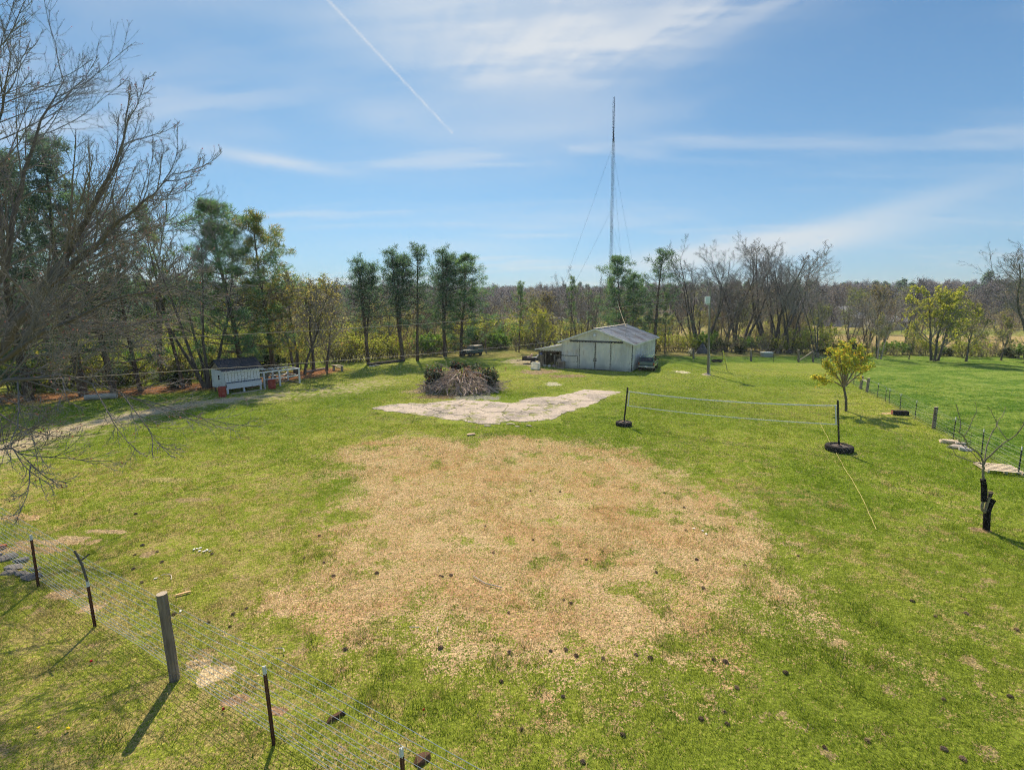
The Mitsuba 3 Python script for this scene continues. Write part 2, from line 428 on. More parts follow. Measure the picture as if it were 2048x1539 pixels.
# ---------------------------------------------------------------- broken concrete pad, in pieces
def chip(poly, r, amp):
    """Densify and roughen an outline."""
    p = np.array(poly.exterior.coords)[:-1]
    out = []
    for a, b in zip(p, np.roll(p, -1, 0)):
        n = max(2, int(np.linalg.norm(b - a) / .25))
        for t in np.arange(n) / n:
            out.append(a + (b - a) * t)
    out = np.array(out)
    q = np.column_stack([out * 2.3, np.full(len(out), 5.)])
    out = out + amp * (np.stack([meshkit.fbm(q, 3, 1), meshkit.fbm(q, 3, 2)], 1) - .5) * 2
    g = Polygon(out).buffer(0).buffer(-r)
    return max(g.geoms, key=lambda s: s.area) if hasattr(g, 'geoms') else g


def make_slab():
    px = [(85, 207), (260, 172), (480, 172), (690, 145), (770, 142), (850, 155), (940, 152), (1110, 168), (1180, 145), (1270, 125), (1420, 122), (1560, 90), (1640, 72), (1915, 82), (1830, 115), (1690, 185), (1600, 210),
          (1510, 240), (1400, 290), (1200, 305), (1090, 292), (1010, 325), (900, 325), (800, 310), (770, 297), (640, 290), (515, 262), (310, 240)]
    out = Polygon([at(720 + a / 3.657, 760 + b / 3.657)[:2] for a, b in px]).buffer(0)
    seeds = np.array([at(720 + a / 3.657, 760 + b / 3.657)[:2] for a, b in [(200, 205), (360, 185), (420, 225), (560, 195), (650, 275), (760, 235), (640, 165), (800, 180), (990, 200), (970, 280), (1180, 270), (1300, 222), (1150, 205), (1260, 170),
                                                                             (1420, 210), (1430, 150), (1600, 175), (1600, 130), (1730, 90), (1330, 260)]])
    box_ = np.array([[-200, -200], [200, -200], [-200, 200], [200, 200]]) + seeds.mean(0)
    vor = Voronoi(np.vstack([seeds, box_]))
    root = thing('concrete_pad', 'old cracked concrete pad broken into pale slabs in the middle of the lawn', 'concrete pad', kind='structure')
    r = np.random.default_rng(5)
    for i in range(len(seeds)):
        reg = vor.regions[vor.point_region[i]]
        if -1 in reg or not reg:
            continue
        g = Polygon(vor.vertices[reg]).intersection(out)
        if g.is_empty or g.area < .1:
            continue
        g = max(g.geoms, key=lambda s: s.area) if hasattr(g, 'geoms') else g
        g = chip(g, .022, .26)
        if g.is_empty or g.area < .1:
            continue
        m = trimesh.creation.extrude_polygon(g, .09 + .016 * r.random())
        m = m.subdivide_to_size(.9) if False else m
        c = m.centroid
        tilt = r.normal(0, .006, 2)
        m.apply_translation((0, 0, -.075))
        v = np.array(m.vertices)
        v[:, 2] += hz(v[:, 0], v[:, 1])
        v[:, 2] += (v[:, 0] - c[0]) * tilt[0] + (v[:, 1] - c[1]) * tilt[1]
        part(root, 'slab', (v, m.faces), 'mat_concrete')
    for (u, v, w) in [(975, 852, .5), (1022, 848, .55), (1034, 853, .35), (1058, 852, .4), (825, 808, .7)]:
        p = at(u, v)
        part(root, 'fragment', chunk(w, w * .6, .07, int(u)), 'mat_concrete', M=T().translate([p[0], p[1], .0]))
    return out


def chunk(lx, ly, lz, seed, flat=True):
    """An irregular broken stone."""
    r = np.random.default_rng(seed)
    p = r.normal(size=(26, 3))
    p = p / np.linalg.norm(p, axis=1, keepdims=True) * (.8 + .3 * r.random((26, 1)))
    if flat:
        p[:, 2] = np.clip(p[:, 2], -.5, .5) * 2
    m = trimesh.convex.convex_hull(p * [lx / 2, ly / 2, lz / 2])
    m.apply_translation((0, 0, lz * .35))
    return m


SLAB = make_slab()

# ---------------------------------------------------------------- grass blades, as copies of a few tiles
def grass_tile(n, size, h, w, seed):
    r = np.random.default_rng(seed)
    clump = r.random((n // 14, 2)) * size
    p = np.where(r.random((n, 1)) < .55, clump[r.integers(0, len(clump), n)] + r.normal(0, .035, (n, 2)), r.random((n, 2)) * size) - size / 2
    a = r.random(n) * 2 * np.pi
    L = h * (.5 + r.random(n))
    bend = .35 + 1.0 * r.random(n)
    d = np.stack([np.cos(a), np.sin(a)], 1)
    side = np.stack([-d[:, 1], d[:, 0]], 1)
    ww = w * (.6 + .8 * r.random(n))[:, None]
    b0, b1 = np.column_stack([p - side * ww / 2, np.full(n, -.02)]), np.column_stack([p + side * ww / 2, np.full(n, -.02)])
    t = np.column_stack([p + d * (L * np.sin(bend))[:, None], L * np.cos(bend)])
    V = np.stack([b0, b1, t], 1).reshape(-1, 3)
    return V, np.arange(3 * n).reshape(-1, 3)


def make_grass():
    NEAR, MID = 5, 5
    for i in range(NEAR):
        scene[f'grass_near_{i}'] = {'type': 'shapegroup', 'blades': mikit.ply(tri(grass_tile(5200, 1.5, .055, .012, 50 + i)), 'mat_blade')}
    for i in range(MID):
        scene[f'grass_mid_{i}'] = {'type': 'shapegroup', 'blades': mikit.ply(tri(grass_tile((2600, 1900, 1300, 800, 400)[i], 1.5, .06, .022, 80 + i)), 'mat_blade')}
    r = np.random.default_rng(3)
    k = 0
    keep_off = [LineString(PATH).buffer(1.2), SLAB]
    s = 1.5
    d = FB - FA
    for iy in range(3, 42):
        for ix in range(-48, 49):
            x, y = ix * s + s / 2, iy * s + s / 2
            dist = math.hypot(x, y)
            if abs(x) > 1.12 * y + 3 or dist > 58:
                continue
            c = Point(x, y).buffer(.75)
            if keep_off[0].intersection(c).area > .8 or keep_off[1].intersection(c).area > .30:
                continue
            near = dist < 21
            k += 1
            z = float(hz(x, y))
            e = .7
            sx, sy = (float(hz(x + e, y)) - z) / e, (float(hz(x, y + e)) - z) / e
            q = int(r.integers(0, 4)) * math.pi / 2
            cq, sq = round(math.cos(q)), round(math.sin(q))
            f = -1.0 if r.random() < .5 else 1.0
            M = np.array([[cq * f, -sq, 0, x], [sq * f, cq, 0, y], [0, 0, .8 + .5 * r.random(), z], [0, 0, 0, 1.0]])
            M[2, 0], M[2, 1] = sx * M[0, 0] + sy * M[1, 0], sx * M[0, 1] + sy * M[1, 1]
            g = f'grass_near_{r.integers(0, NEAR)}' if near else f'grass_mid_{int(np.clip((dist - 21) / 7.4 + r.normal(0, .4), 0, MID - 1))}'
            scene[f'grass__{k:03d}'] = {'type': 'instance', 'group': {'type': 'ref', 'id': g}, 'to_world': T(M.tolist())}
    # taller tufts the mower left
    for i in range(4):
        scene[f'grass_tuft_{i}'] = {'type': 'shapegroup', 'blades': mikit.ply(tri(grass_tile(120, .34, .10, .013, 150 + i)), 'mat_blade')}
    for _ in range(900):
        y = 7 + 33 * r.random()
        x = r.uniform(-1.05, 1.05) * y
        if meshkit.fbm(np.array([[x * .5, y * .5, 2.]]), 3, 4)[0] < .47 or SLAB.distance(Point(x, y)) < .2:
            continue
        k += 1
        s = .6 + .9 * r.random()
        scene[f'grass__{k:03d}'] = {'type': 'instance', 'group': {'type': 'ref', 'id': f'grass_tuft_{r.integers(0, 4)}'}, 'to_world': place(x, y, float(hz(x, y)), r.random() * 6.28, s, s * (.7 + .6 * r.random()))}
    labels['grass'] = {'label': 'short mown grass blades covering the lawn', 'category': 'grass', 'kind': 'stuff'}


make_grass()

# ---------------------------------------------------------------- barn
def ribbed(x0, x1, z0, top, pitch=.30, depth=.04, bottom=None):
    """A sheet of ribbed metal in the xz plane facing -y; top(x) its upper edge."""
    xs, ys = [], []
    x = x0
    while x < x1 - 1e-6:
        for dx, dy in ((0, 0), (pitch * .62, 0), (pitch * .70, -depth), (pitch * .92, -depth)):
            if x + dx < x1:
                xs.append(x + dx)
                ys.append(dy)
        x += pitch
    xs.append(x1)
    ys.append(0)
    xs, ys = np.array(xs), np.array(ys)
    n = len(xs)
    zt = np.array([top(q) for q in xs])
    zb = np.full(n, z0) if bottom is None else np.array([bottom(q) for q in xs])
    v = np.vstack([np.column_stack([xs, ys, zb]), np.column_stack([xs, ys, zt])])
    i = np.arange(n - 1)
    return v, np.stack([i, i + 1, i + 1 + n, i + n], 1)


def rot_mesh(m, M):
    m = tri(m).copy()
    m.apply_transform(M)
    return m


def yaw(deg, t=(0, 0, 0)):
    M = trimesh.transformations.rotation_matrix(math.radians(deg), [0, 0, 1])
    M[:3, 3] = t
    return M


def make_barn():
    L = at(1124, 735.5)[:2]
    Rr = at(1261, 744)[:2]
    W = float(np.linalg.norm(Rr - L))
    ex = (Rr - L) / W
    ang = math.atan2(ex[1], ex[0])
    B = place(L[0], L[1], 0, ang)
    D, HE, HA = 12.2, 2.95, 4.30
    apex = W / 2
    slope = (HA - HE) / apex
    top = lambda x: HE + slope * min(x, W - x)
    root = thing('metal_barn', 'grey ribbed metal barn with two tall sliding doors and a low gable roof', 'barn')
    dz, d0, d1, d2 = 2.98, 1.98, W / 2 - .02, W - 2.10

    def P(name, m, mat='mat_barn', **kw):
        return part(root, name, m, mat, M=B, **kw)
    for a, b in ((0, .99), (.99, d0 + .1), (d2 - .1, d2 + 1.0), (d2 + 1.0, W)):
        P('wall_panel', ribbed(a, b - .006, .04, lambda q: min(dz + .12, top(q))))
    for a, b in ((.9, 2.3), (2.3, apex), (apex, W - 2.3), (W - 2.3, W - .9)):
        m = ribbed(a, b - .006, dz, lambda q: max(top(q), dz + .001), bottom=lambda q: min(dz + .10, top(q)))
        m[0][:, 1] -= .03
        P('gable_panel', m)
    right = yaw(90, (W, 0, 0))
    left = yaw(-90, (0, D, 0))
    for i in range(12):
        a, b = D * i / 12, D * (i + 1) / 12
        P('wall_panel', rot_mesh(ribbed(a, b - .006, .04, lambda q: HE), right))
    for i in range(6):
        a, b = D * i / 6, D * (i + 1) / 6
        P('wall_panel', rot_mesh(ribbed(a, b - .006, .04, lambda q: HE), left))
    P('back_wall', rot_mesh(ribbed(0, W, .04, top), yaw(180, (W, D, 0))))
    # doors on their track
    for i, (a, b) in enumerate(((d0, d1 - .015), (d1 + .015, d2))):
        m = ribbed(a + .05, b - .05, .08, lambda q: dz - .05, .21, .018)
        m[0][:, 1] -= .075
        k = P('sliding_door', m)
        fr = cat([box(a, a + .05, -.115, -.06, .06, dz - .03), box(b - .05, b, -.115, -.06, .06, dz - .03), box(a, b, -.113, -.058, .05, .11), box(a, b, -.113, -.058, dz - .08, dz - .03)])
        part(k, 'frame', fr, 'mat_metal', M=B, color=(.20, .21, .23), jitter=.3)
        hx = b - .12 if i == 0 else a + .10
        part(k, 'handle', cat([box(hx - .02, hx + .02, -.15, -.115, 1.0, 1.25), box(hx - .05, hx + .05, -.13, -.115, .92, .99)]), 'mat_matte', M=B, color=(.04, .04, .045))
    xs = np.linspace(.85, W - .85, 60)
    wob = .035 * np.sin(xs * 9) + .02 * np.sin(xs * 23)
    v = np.vstack([np.column_stack([xs, np.full(60, -.14), dz - .05 - np.abs(wob)]), np.column_stack([xs, np.full(60, -.06), np.full(60, dz + .10)])])
    i = np.arange(59)
    P('door_track', (v, np.stack([i, i + 1, i + 61, i + 60], 1)), 'mat_matte', color=(.07, .07, .075), jitter=.4)
    # roof: panels, ridge, fascia
    o, g = .42, .30
    for s in (0, 1):
        n = 13
        for i in range(n):
            a, b = -g + (D + 2 * g) * i / n, -g + (D + 2 * g) * (i + 1) / n
            m = ribbed(a, b - .004, 0, lambda q: 1, .30, .03)
            v = np.array(m[0])
            t = v[:, 2].copy()
            run = apex + o
            xx = apex + (1 if s else -1) * run * (1 - t)
            zz = HA + .05 - slope * run * (1 - t) - v[:, 1]
            P('roof_panel', (np.column_stack([xx, v[:, 0], zz + .004 * (i % 2)]), m[1]), 'mat_roof')
    P('ridge_cap', cat([bar((apex - .12, -g, HA + .065), (apex - .12, D + g, HA + .065), .26, .012), bar((apex + .12, -g, HA + .065), (apex + .12, D + g, HA + .065), .26, .012)]), 'mat_roof')
    for s in (-1, 1):
        e = np.array([apex + s * (apex + o), -g - .02, HE - slope * o - .02])
        P('barge_board', bar((apex, -g - .02, HA - .02), e, .04, .15), 'mat_paint')
        P('eave_trim', bar((e[0], -g, e[2]), (e[0], D + g, e[2]), .03, .10), 'mat_paint')
    P('corner_trim', cat([box(W - .09, W + .03, -.05, -.03, .03, HE), box(W + .03, W + .05, -.05, .09, .03, HE)]), 'mat_barn')
    P('corner_trim', cat([box(-.05, .08, -.05, -.03, .03, HE)]), 'mat_barn')
    P('downpipe', tubes([(W + .09, .03, .1), (W + .09, .03, HE - .1)], .035, 6), 'mat_matte', smooth=True, color=(.05, .055, .07))
    k = P('yard_lamp', tubes([(apex - .1, -.05, 3.75), (apex - .1, -.35, 3.82), (apex - .02, -.42, 3.75)], .025, 5), 'mat_metal', color=(.5, .5, .5))
    part(k, 'shade', rot_mesh(trimesh.creation.cone(.16, .2, sections=14), yaw(0, (apex - .02, -.42, 3.62))), 'mat_satin', M=B, color=(.85, .87, .9))
    P('meter_box', box(W + .02, W + .16, .35, .65, 1.25, 1.75, .02), 'mat_satin', color=(.50, .54, .58))
    k = P('service_mast', tubes(smoothline([(W + .05, 1.3, 2.6), (W + .05, 1.3, 3.75), (W + .05, 1.12, 3.88), (W + .05, 1.02, 3.78)], 12), .03, 6), 'mat_metal', smooth=True, color=(.42, .42, .42))
    P('guy_anchor', tubes([(W - 1.0, 1.2, 3.2), (W - 1.1, 2.0, 4.45)], .022, 5), 'mat_metal', color=(.35, .33, .3))
    for x in (.5, 2.4, apex, W - 1.5):
        pass
    P('floor', box(.05, W - .05, .05, D - .05, -.05, .03), 'mat_concrete')
    # lean-to on the left
    wl, hl, h0, dl = 2.75, 1.98, 2.50, 6.5
    zr = lambda x: h0 + (h0 - hl) * (x / wl)
    k = root
    n = 6
    for i in range(n):
        a, b = -.15 + dl * i / n, -.15 + dl * (i + 1) / n
        m = ribbed(a, b - .004, 0, lambda q: 1, .30, .025)
        v = np.array(m[0])
        xx = -(wl + .45) * (1 - v[:, 2]) - .03
        P('lean_to_roof', (np.column_stack([xx, v[:, 0], zr(xx) + .02 - v[:, 1] + .003 * (i % 2)]), m[1]), 'mat_roof')
    P('lean_to_fascia', bar((-wl - .46, -.17, zr(-wl - .46) - .01), (-.04, -.17, h0 - .01), .03, .10), 'mat_paint')
    P('lean_to_gable', ribbed(-wl, -.06, 1.8, lambda q: zr(q) - .03, bottom=lambda q: 1.80 + .02 * q), 'mat_barn')
    for x in (-wl, -wl + .0, -.14):
        pass
    P('lean_to_post', box(-wl - .07, -wl + .07, -.02, .12, 0, 1.9, .01), 'mat_oldwood')
    P('lean_to_post', box(-wl + .62, -wl + .72, .25, .35, 0, 2.0, .01), 'mat_oldwood')
    for i in range(3):
        P('lean_to_board', box(-wl - .02 + .19 * i, -wl + .155 + .19 * i, .13, .155, .02, 1.2 + .07 * i), 'mat_oldwood')
    P('lean_to_back', box(-wl, -.03, dl - .35, dl - .30, 0, 1.95), 'mat_oldwood')
    for i in range(7):
        P('lean_to_side_board', box(-wl - .03, -wl, .4 + i * .82, .4 + i * .82 + .79, .02, 1.9), 'mat_oldwood')
    P('lean_to_beam', box(-wl, -.03, -.03, .08, 1.74, 1.86), 'mat_oldwood')
    return B, W


BARN, BW = make_barn()
BM_ = np.array(BARN.matrix)


def bl(x, y, z=0.0):
    """A point given in the barn's own axes."""
    return (BM_ @ [x, y, z, 1])[:3]


def frame(x0, x1, z0, z1, t, y=0.0):
    return cat([box(x0, x0 + t, y, y + t, z0, z1), box(x1 - t, x1, y, y + t, z0, z1), box(x0 + t, x1 - t, y, y + t, z1 - t, z1), box(x0 + t, x1 - t, y, y + t, z0, z0 + t)])


def barn_junk():
    k = thing('pipe_gate', 'dark pipe gate standing against the left bay of the barn front', 'gate')
    part(k, 'frame', tubes([(-.1, -.35, 1.42), (1.85, -.35, 1.42), (1.86, -.35, 1.38), (1.86, -.35, .02)], .035, 6), 'mat_matte', M=BARN, color=(.05, .055, .06))
    part(k, 'rail', tubes([(-.1, -.33, .75), (1.86, -.33, .75)], .012, 5), 'mat_matte', M=BARN, color=(.10, .105, .11))
    k = thing('wooden_crate', 'small open wooden crate on the ground at the lean-to corner', 'crate')
    part(k, 'frame', cat([frame(-.35, .45, .02, .78, .07, -.75), frame(-.35, .45, .02, .78, .07, -.25)] + [box(x, x + .06, -.68, -.25, z, z + .07) for x in (-.35, .39) for z in (.02, .71)]), 'mat_matte', M=BARN, color=(.34, .29, .24), jitter=.4)
    part(k, 'back_board', box(-.28, .38, -.24, -.2, .05, .7), 'mat_matte', M=BARN, color=(.18, .15, .13), jitter=.4)
    part(k, 'board', box(-.3, .05, -.6, -.54, .79, 1.02), 'mat_matte', M=BARN, color=(.36, .31, .27))
    k = thing('wooden_rack', 'tall grey wooden frame rack standing inside the lean-to opening', 'rack')
    part(k, 'frame', cat([frame(-1.15, -.42, .1, 1.35, .12, .45), box(-1.03, -.54, .46, .55, .68, .74)]), 'mat_matte', M=BARN, color=(.25, .22, .19), jitter=.4)
    part(k, 'shelf', box(-1.1, -.46, .5, .9, .40, .43), 'mat_matte', M=BARN, color=(.17, .15, .13))
    for i, (x, z, s, c, what) in enumerate([(-2.1, .0, .30, (.55, .54, .5), 'pale feed bag slumped on the lean-to floor by the post'), (-1.55, .0, .24, (.68, .68, .66), 'white plastic tub on the lean-to floor beside the feed bag'), (-1.0, .0, .3, (.38, .3, .26), 'brown sack lying on the lean-to floor under the rack')]):
        m = chunk(s * 1.6, s * 1.2, s * 1.1, 40 + i, False)
        key = put(num(('feed_bag', 'plastic_tub', 'brown_sack')[i]), m, 'mat_matte', color=c, M=T().translate(bl(x, .1, .02).tolist()), jitter=.2)
        tag(key, what, ('bag', 'tub', 'sack')[i])
    key = put(num('helmet'), rot_mesh(trimesh.creation.icosphere(2, .16), yaw(0)), 'mat_satin', smooth=True, color=(.12, .14, .30), M=T().translate(bl(-2.45, -.12, 1.42).tolist()))
    tag(key, 'dark blue round helmet hanging on the lean-to corner post', 'helmet')
    key = put(num('wall_lantern'), trimesh.creation.icosphere(2, .09), 'mat_satin', smooth=True, color=(.85, .85, .85), M=T().translate(bl(-1.55, .6, 1.38).tolist()))
    tag(key, 'round white lantern hanging in the dark lean-to', 'lantern')
    part(key, 'hook', tubes([(0, 0, .06), (0, 0, .62)], .012, 4), 'mat_matte', color=(.1, .1, .1), M=T().translate(bl(-1.55, .6, 1.38).tolist()))
    # white bin and the trailer of scrap
    p = at(1071, 738)
    k = thing('white_bin', 'square white wire-fronted bin beside the lean-to', 'bin')
    M = place(p[0], p[1], 0, -.35)
    part(k, 'body', cat([box(-.42, .42, .3, .36, 0, .72), box(-.42, -.37, -.35, .3, 0, .72), box(.30, .42, -.35, .3, 0, .72), box(-.42, .42, -.35, .36, -.01, .06)]), 'mat_matte', M=M, color=(.80, .80, .72), jitter=.15)
    part(k, 'grille', cat([box(-.36, .3, -.36, -.33, z, z + .07) for z in (.06, .26, .46)] + [box(-.42, .42, -.37, -.30, .60, .74)]), 'mat_matte', M=M, color=(.72, .73, .72))
    p = at(1066, 727)
    k = thing('utility_trailer', 'low black trailer heaped with scrap left of the lean-to', 'trailer')
    M = place(p[0], p[1], 0, -.10)
    part(k, 'bed', cat([box(-1.2, 1.2, -.6, .6, .42, .5), box(-1.2, 1.2, -.62, -.56, .45, .72), box(-1.22, -1.16, -.6, .6, .45, .95), box(-1.2, 1.2, .56, .62, .45, .72)]), 'mat_matte', M=M, color=(.035, .035, .04))
    part(k, 'drawbar', bar((-1.2, 0, .42), (-1.9, .1, .32), .09), 'mat_matte', M=M, color=(.03, .03, .035))
    for s in (-.72, .72):
        w = trimesh.creation.cylinder(.27, .18, sections=20)
        part(k, 'wheel', rot_mesh(w, trimesh.transformations.rotation_matrix(math.pi / 2, [1, 0, 0]) + np.array([[0, 0, 0, .0], [0, 0, 0, s], [0, 0, 0, .27], [0, 0, 0, 0]])), 'mat_matte', M=M, color=(.02, .02, .022))
    for i, (x, y, z, s, c) in enumerate([(-.5, -.1, .6, .5, (.45, .34, .27)), (-.2, .1, .85, .4, (.62, .45, .38)), (.3, -.2, .6, .4, (.60, .62, .66)), (.8, .1, .62, .45, (.12, .2, .26)), (-.8, .2, .62, .45, (.1, .1, .12)), (.55, .2, .85, .3, (.75, .77, .8)), (0., -.3, .62, .32, (.70, .66, .6))]):
        part(k, 'scrap', chunk(s * 1.3, s, s * .8, 90 + i, False), 'mat_matte', color=c, M=T(M.matrix @ T().translate([x, y, z]).matrix), jitter=.4)


barn_junk()


# ---------------------------------------------------------------- vehicles
def wheel(root, x, y, r, w, M, rim=(.45, .46, .48)):
    R90 = trimesh.transformations.rotation_matrix(math.pi / 2, [0, 1, 0])
    prof = np.array([[r * .55, -w / 2], [r * .93, -w / 2], [r, -w * .33], [r, w * .33], [r * .93, w / 2], [r * .55, w / 2]])
    t = trimesh.creation.revolve(np.vstack([prof, prof[:1]]), sections=24)
    t.apply_transform(R90)
    t.apply_translation((x, y, r))
    k = part(root, 'wheel', t, 'mat_matte', M=M, smooth=True, color=(.018, .018, .02))
    d = trimesh.creation.cylinder(r * .57, w * .7, sections=20)
    d.apply_transform(R90)
    d.apply_translation((x, y, r))
    part(k, 'rim', d, 'mat_metal', M=M, color=rim)


def hullm(p):
    return trimesh.convex.convex_hull(np.array(p, float))


def sym(pts, w):
    return [(s * w, y, z) for s in (-1, 1) for y, z in pts]


def make_suv():
    p = at(1292, 742.5)
    M = place(p[0], p[1], 0.0, -math.radians(21.5), .93)
    root = thing('parked_suv', 'green and tan estate SUV parked beside the barn, rear towards the lawn', 'car')
    green, tan, gl = (.045, .10, .085), (.42, .38, .27), (.012, .014, .018)
    w = .86
    low = hullm(sym([(.05, .55), (.0, .75), (.02, 1.02), (4.35, 1.0), (4.5, .8), (4.45, .5), (4.3, .42), (.15, .42)], w) + sym([(.3, .40), (4.2, .40)], w * .9))
    hood = hullm(sym([(3.3, 1.04), (4.4, .98), (4.45, .85), (3.3, .85)], w * .93))
    cabin = hullm(sym([(.06, 1.0), (3.45, 1.0)], w * .97) + sym([(.30, 1.58), (.42, 1.62), (2.55, 1.62), (2.7, 1.58)], w * .78))
    arch = []
    part(root, 'body', cat([low, hood]), 'mat_gloss', M=M, color=green, jitter=.2)
    part(root, 'cabin', cabin, 'mat_gloss', M=M, color=green, jitter=.15)
    part(root, 'lower_panel', cat([hullm([(s * (w + .012), y, z) for y, z in ((.06, .5), (.06, .68), (4.42, .5), (4.42, .68))] + [(s * (w - .02), y, z) for y, z in ((.06, .5), (.06, .68), (4.42, .5), (4.42, .68))]) for s in (-1, 1)]), 'mat_gloss', M=M, color=tan)
    # glass
    def pane(q, n):
        q = np.array(q, float)
        return hullm(np.vstack([q, q + np.array(n) * .012]))
    n_ = lambda v: v / np.linalg.norm(v)
    rn = n_(np.array([0, -.58, .24]))
    part(root, 'rear_window', pane(np.array([(-.72, .085, 1.08), (.72, .085, 1.08), (.62, .268, 1.50), (-.62, .268, 1.50)]) + rn * .003, rn), 'mat_gloss', M=M, color=gl)
    for s in (-1, 1):
        sn = n_(np.array([s * .62, 0, .16]))
        e = lambda y, z: (s * (w * .97 - (z - 1.0) / .6 * w * .19), y, z)
        for a0, a1, b0, b1 in ((.32, 1.12, .45, 1.12), (1.22, 2.05, 1.22, 2.05), (2.13, 3.1, 2.13, 2.62)):
            part(root, 'side_window', pane(np.array([e(a0, 1.07), e(a1, 1.07), e(b1, 1.50), e(b0, 1.50)]) + sn * .003, sn), 'mat_gloss', M=M, color=gl)
        part(root, 'tail_light', box(s * .80 - .075, s * .80 + .075, -.025, .05, .72, 1.0, .015), 'mat_gloss', M=M, color=(.28, .025, .012))
        part(root, 'mirror', box(s * 1.0 - .11, s * 1.0 + .11, 2.75, 2.88, 1.06, 1.24, .03), 'mat_gloss', M=M, color=(.02, .025, .025))
        part(root, 'roof_rail', bar((s * .58, .55, 1.68), (s * .58, 2.4, 1.68), .035), 'mat_metal', M=M, color=(.35, .36, .38))
    part(root, 'windscreen', pane(np.array([(-.70, 3.36, 1.06), (.70, 3.36, 1.06), (.62, 2.72, 1.55), (-.62, 2.72, 1.55)]) + np.array([0, .004, .005]), n_(np.array([0, .5, .64]))), 'mat_gloss', M=M, color=gl)
    part(root, 'bumper', box(-.88, .88, -.10, .06, .42, .60, .03), 'mat_metal', M=M, color=(.42, .43, .44))
    part(root, 'number_plate', box(-.16, .16, -.115, -.102, .47, .62), 'mat_satin', M=M, color=(.75, .76, .76))
    part(root, 'underbody', box(-.72, .72, .1, 4.3, .22, .44), 'mat_matte', M=M, color=(.015, .015, .016))
    for s in (-1, 1):
        for y in (.85, 3.6):
            wheel(root, s * .76, y, .35, .24, M)


def make_old_truck():
    p = at(946, 711)
    M = place(p[0] - .1, p[1], 0.0, math.radians(143), .78)
    root = thing('old_truck', 'old dark teal off-road wagon parked under the pines at the yard edge', 'truck')
    c, dk, gl = (.02, .075, .10), (.02, .022, .025), (.03, .035, .04)
    w = .86
    part(root, 'body', cat([hullm(sym([(-1.9, .55), (-1.9, 1.12), (.7, 1.12), (.7, .55)], w)), box(-.74, .74, .68, 1.95, .55, 1.06, .04)]), 'mat_satin', M=M, color=c, jitter=.3)
    part(root, 'bonnet', hullm(sym([(.66, 1.0), (.66, 1.14), (1.95, 1.08), (1.95, 1.0)], .76)), 'mat_satin', M=M, color=(.42, .43, .44), jitter=.5)
    for s in (-1, 1):
        part(root, 'wing', box(s * .80 - .14, s * .80 + .14, .8, 1.9, .72, .98, .05), 'mat_satin', M=M, color=c, jitter=.3)
        part(root, 'side_window', box(s * (w - .055) - .01, s * (w - .055) + .01, -.35, .35, 1.18, 1.52), 'mat_gloss', M=M, color=gl)
        part(root, 'side_window', box(s * (w - .055) - .01, s * (w - .055) + .01, -1.7, -.5, 1.18, 1.52), 'mat_gloss', M=M, color=gl)
        part(root, 'headlight', rot_mesh(trimesh.creation.cylinder(.10, .05, sections=14), trimesh.transformations.rotation_matrix(math.pi / 2, [1, 0, 0]) + np.array([[0, 0, 0, s * .5], [0, 0, 0, 1.97], [0, 0, 0, .9], [0, 0, 0, 0]])), 'mat_gloss', M=M, color=(.5, .5, .48))
        for y in (-1.3, 1.35):
            wheel(root, s * .72, y, .38, .24, M, (.05, .05, .05))
    part(root, 'cab', hullm(sym([(-1.88, 1.12), (.62, 1.12)], w * .97) + sym([(-1.85, 1.66), (.30, 1.66)], w * .88)), 'mat_satin', M=M, color=c, jitter=.3)
    part(root, 'roof', box(-.82, .82, -1.9, .36, 1.66, 1.73, .03), 'mat_satin', M=M, color=(.30, .29, .30), jitter=.4)
    part(root, 'windscreen', hullm([(-.7, .655, 1.17), (.7, .655, 1.17), (.66, .36, 1.6), (-.66, .36, 1.6), (-.7, .665, 1.18), (.7, .665, 1.18), (.66, .375, 1.61), (-.66, .375, 1.61)]), 'mat_gloss', M=M, color=(.22, .24, .25))
    part(root, 'grille', box(-.45, .45, 1.95, 1.98, .62, .98), 'mat_matte', M=M, color=dk)
    part(root, 'bumper', box(-.85, .85, 1.98, 2.12, .50, .66, .02), 'mat_matte', M=M, color=(.10, .10, .10))
    part(root, 'underbody', box(-.6, .6, -1.8, 1.8, .3, .56), 'mat_matte', M=M, color=(.01, .01, .01))


make_suv()
make_old_truck()


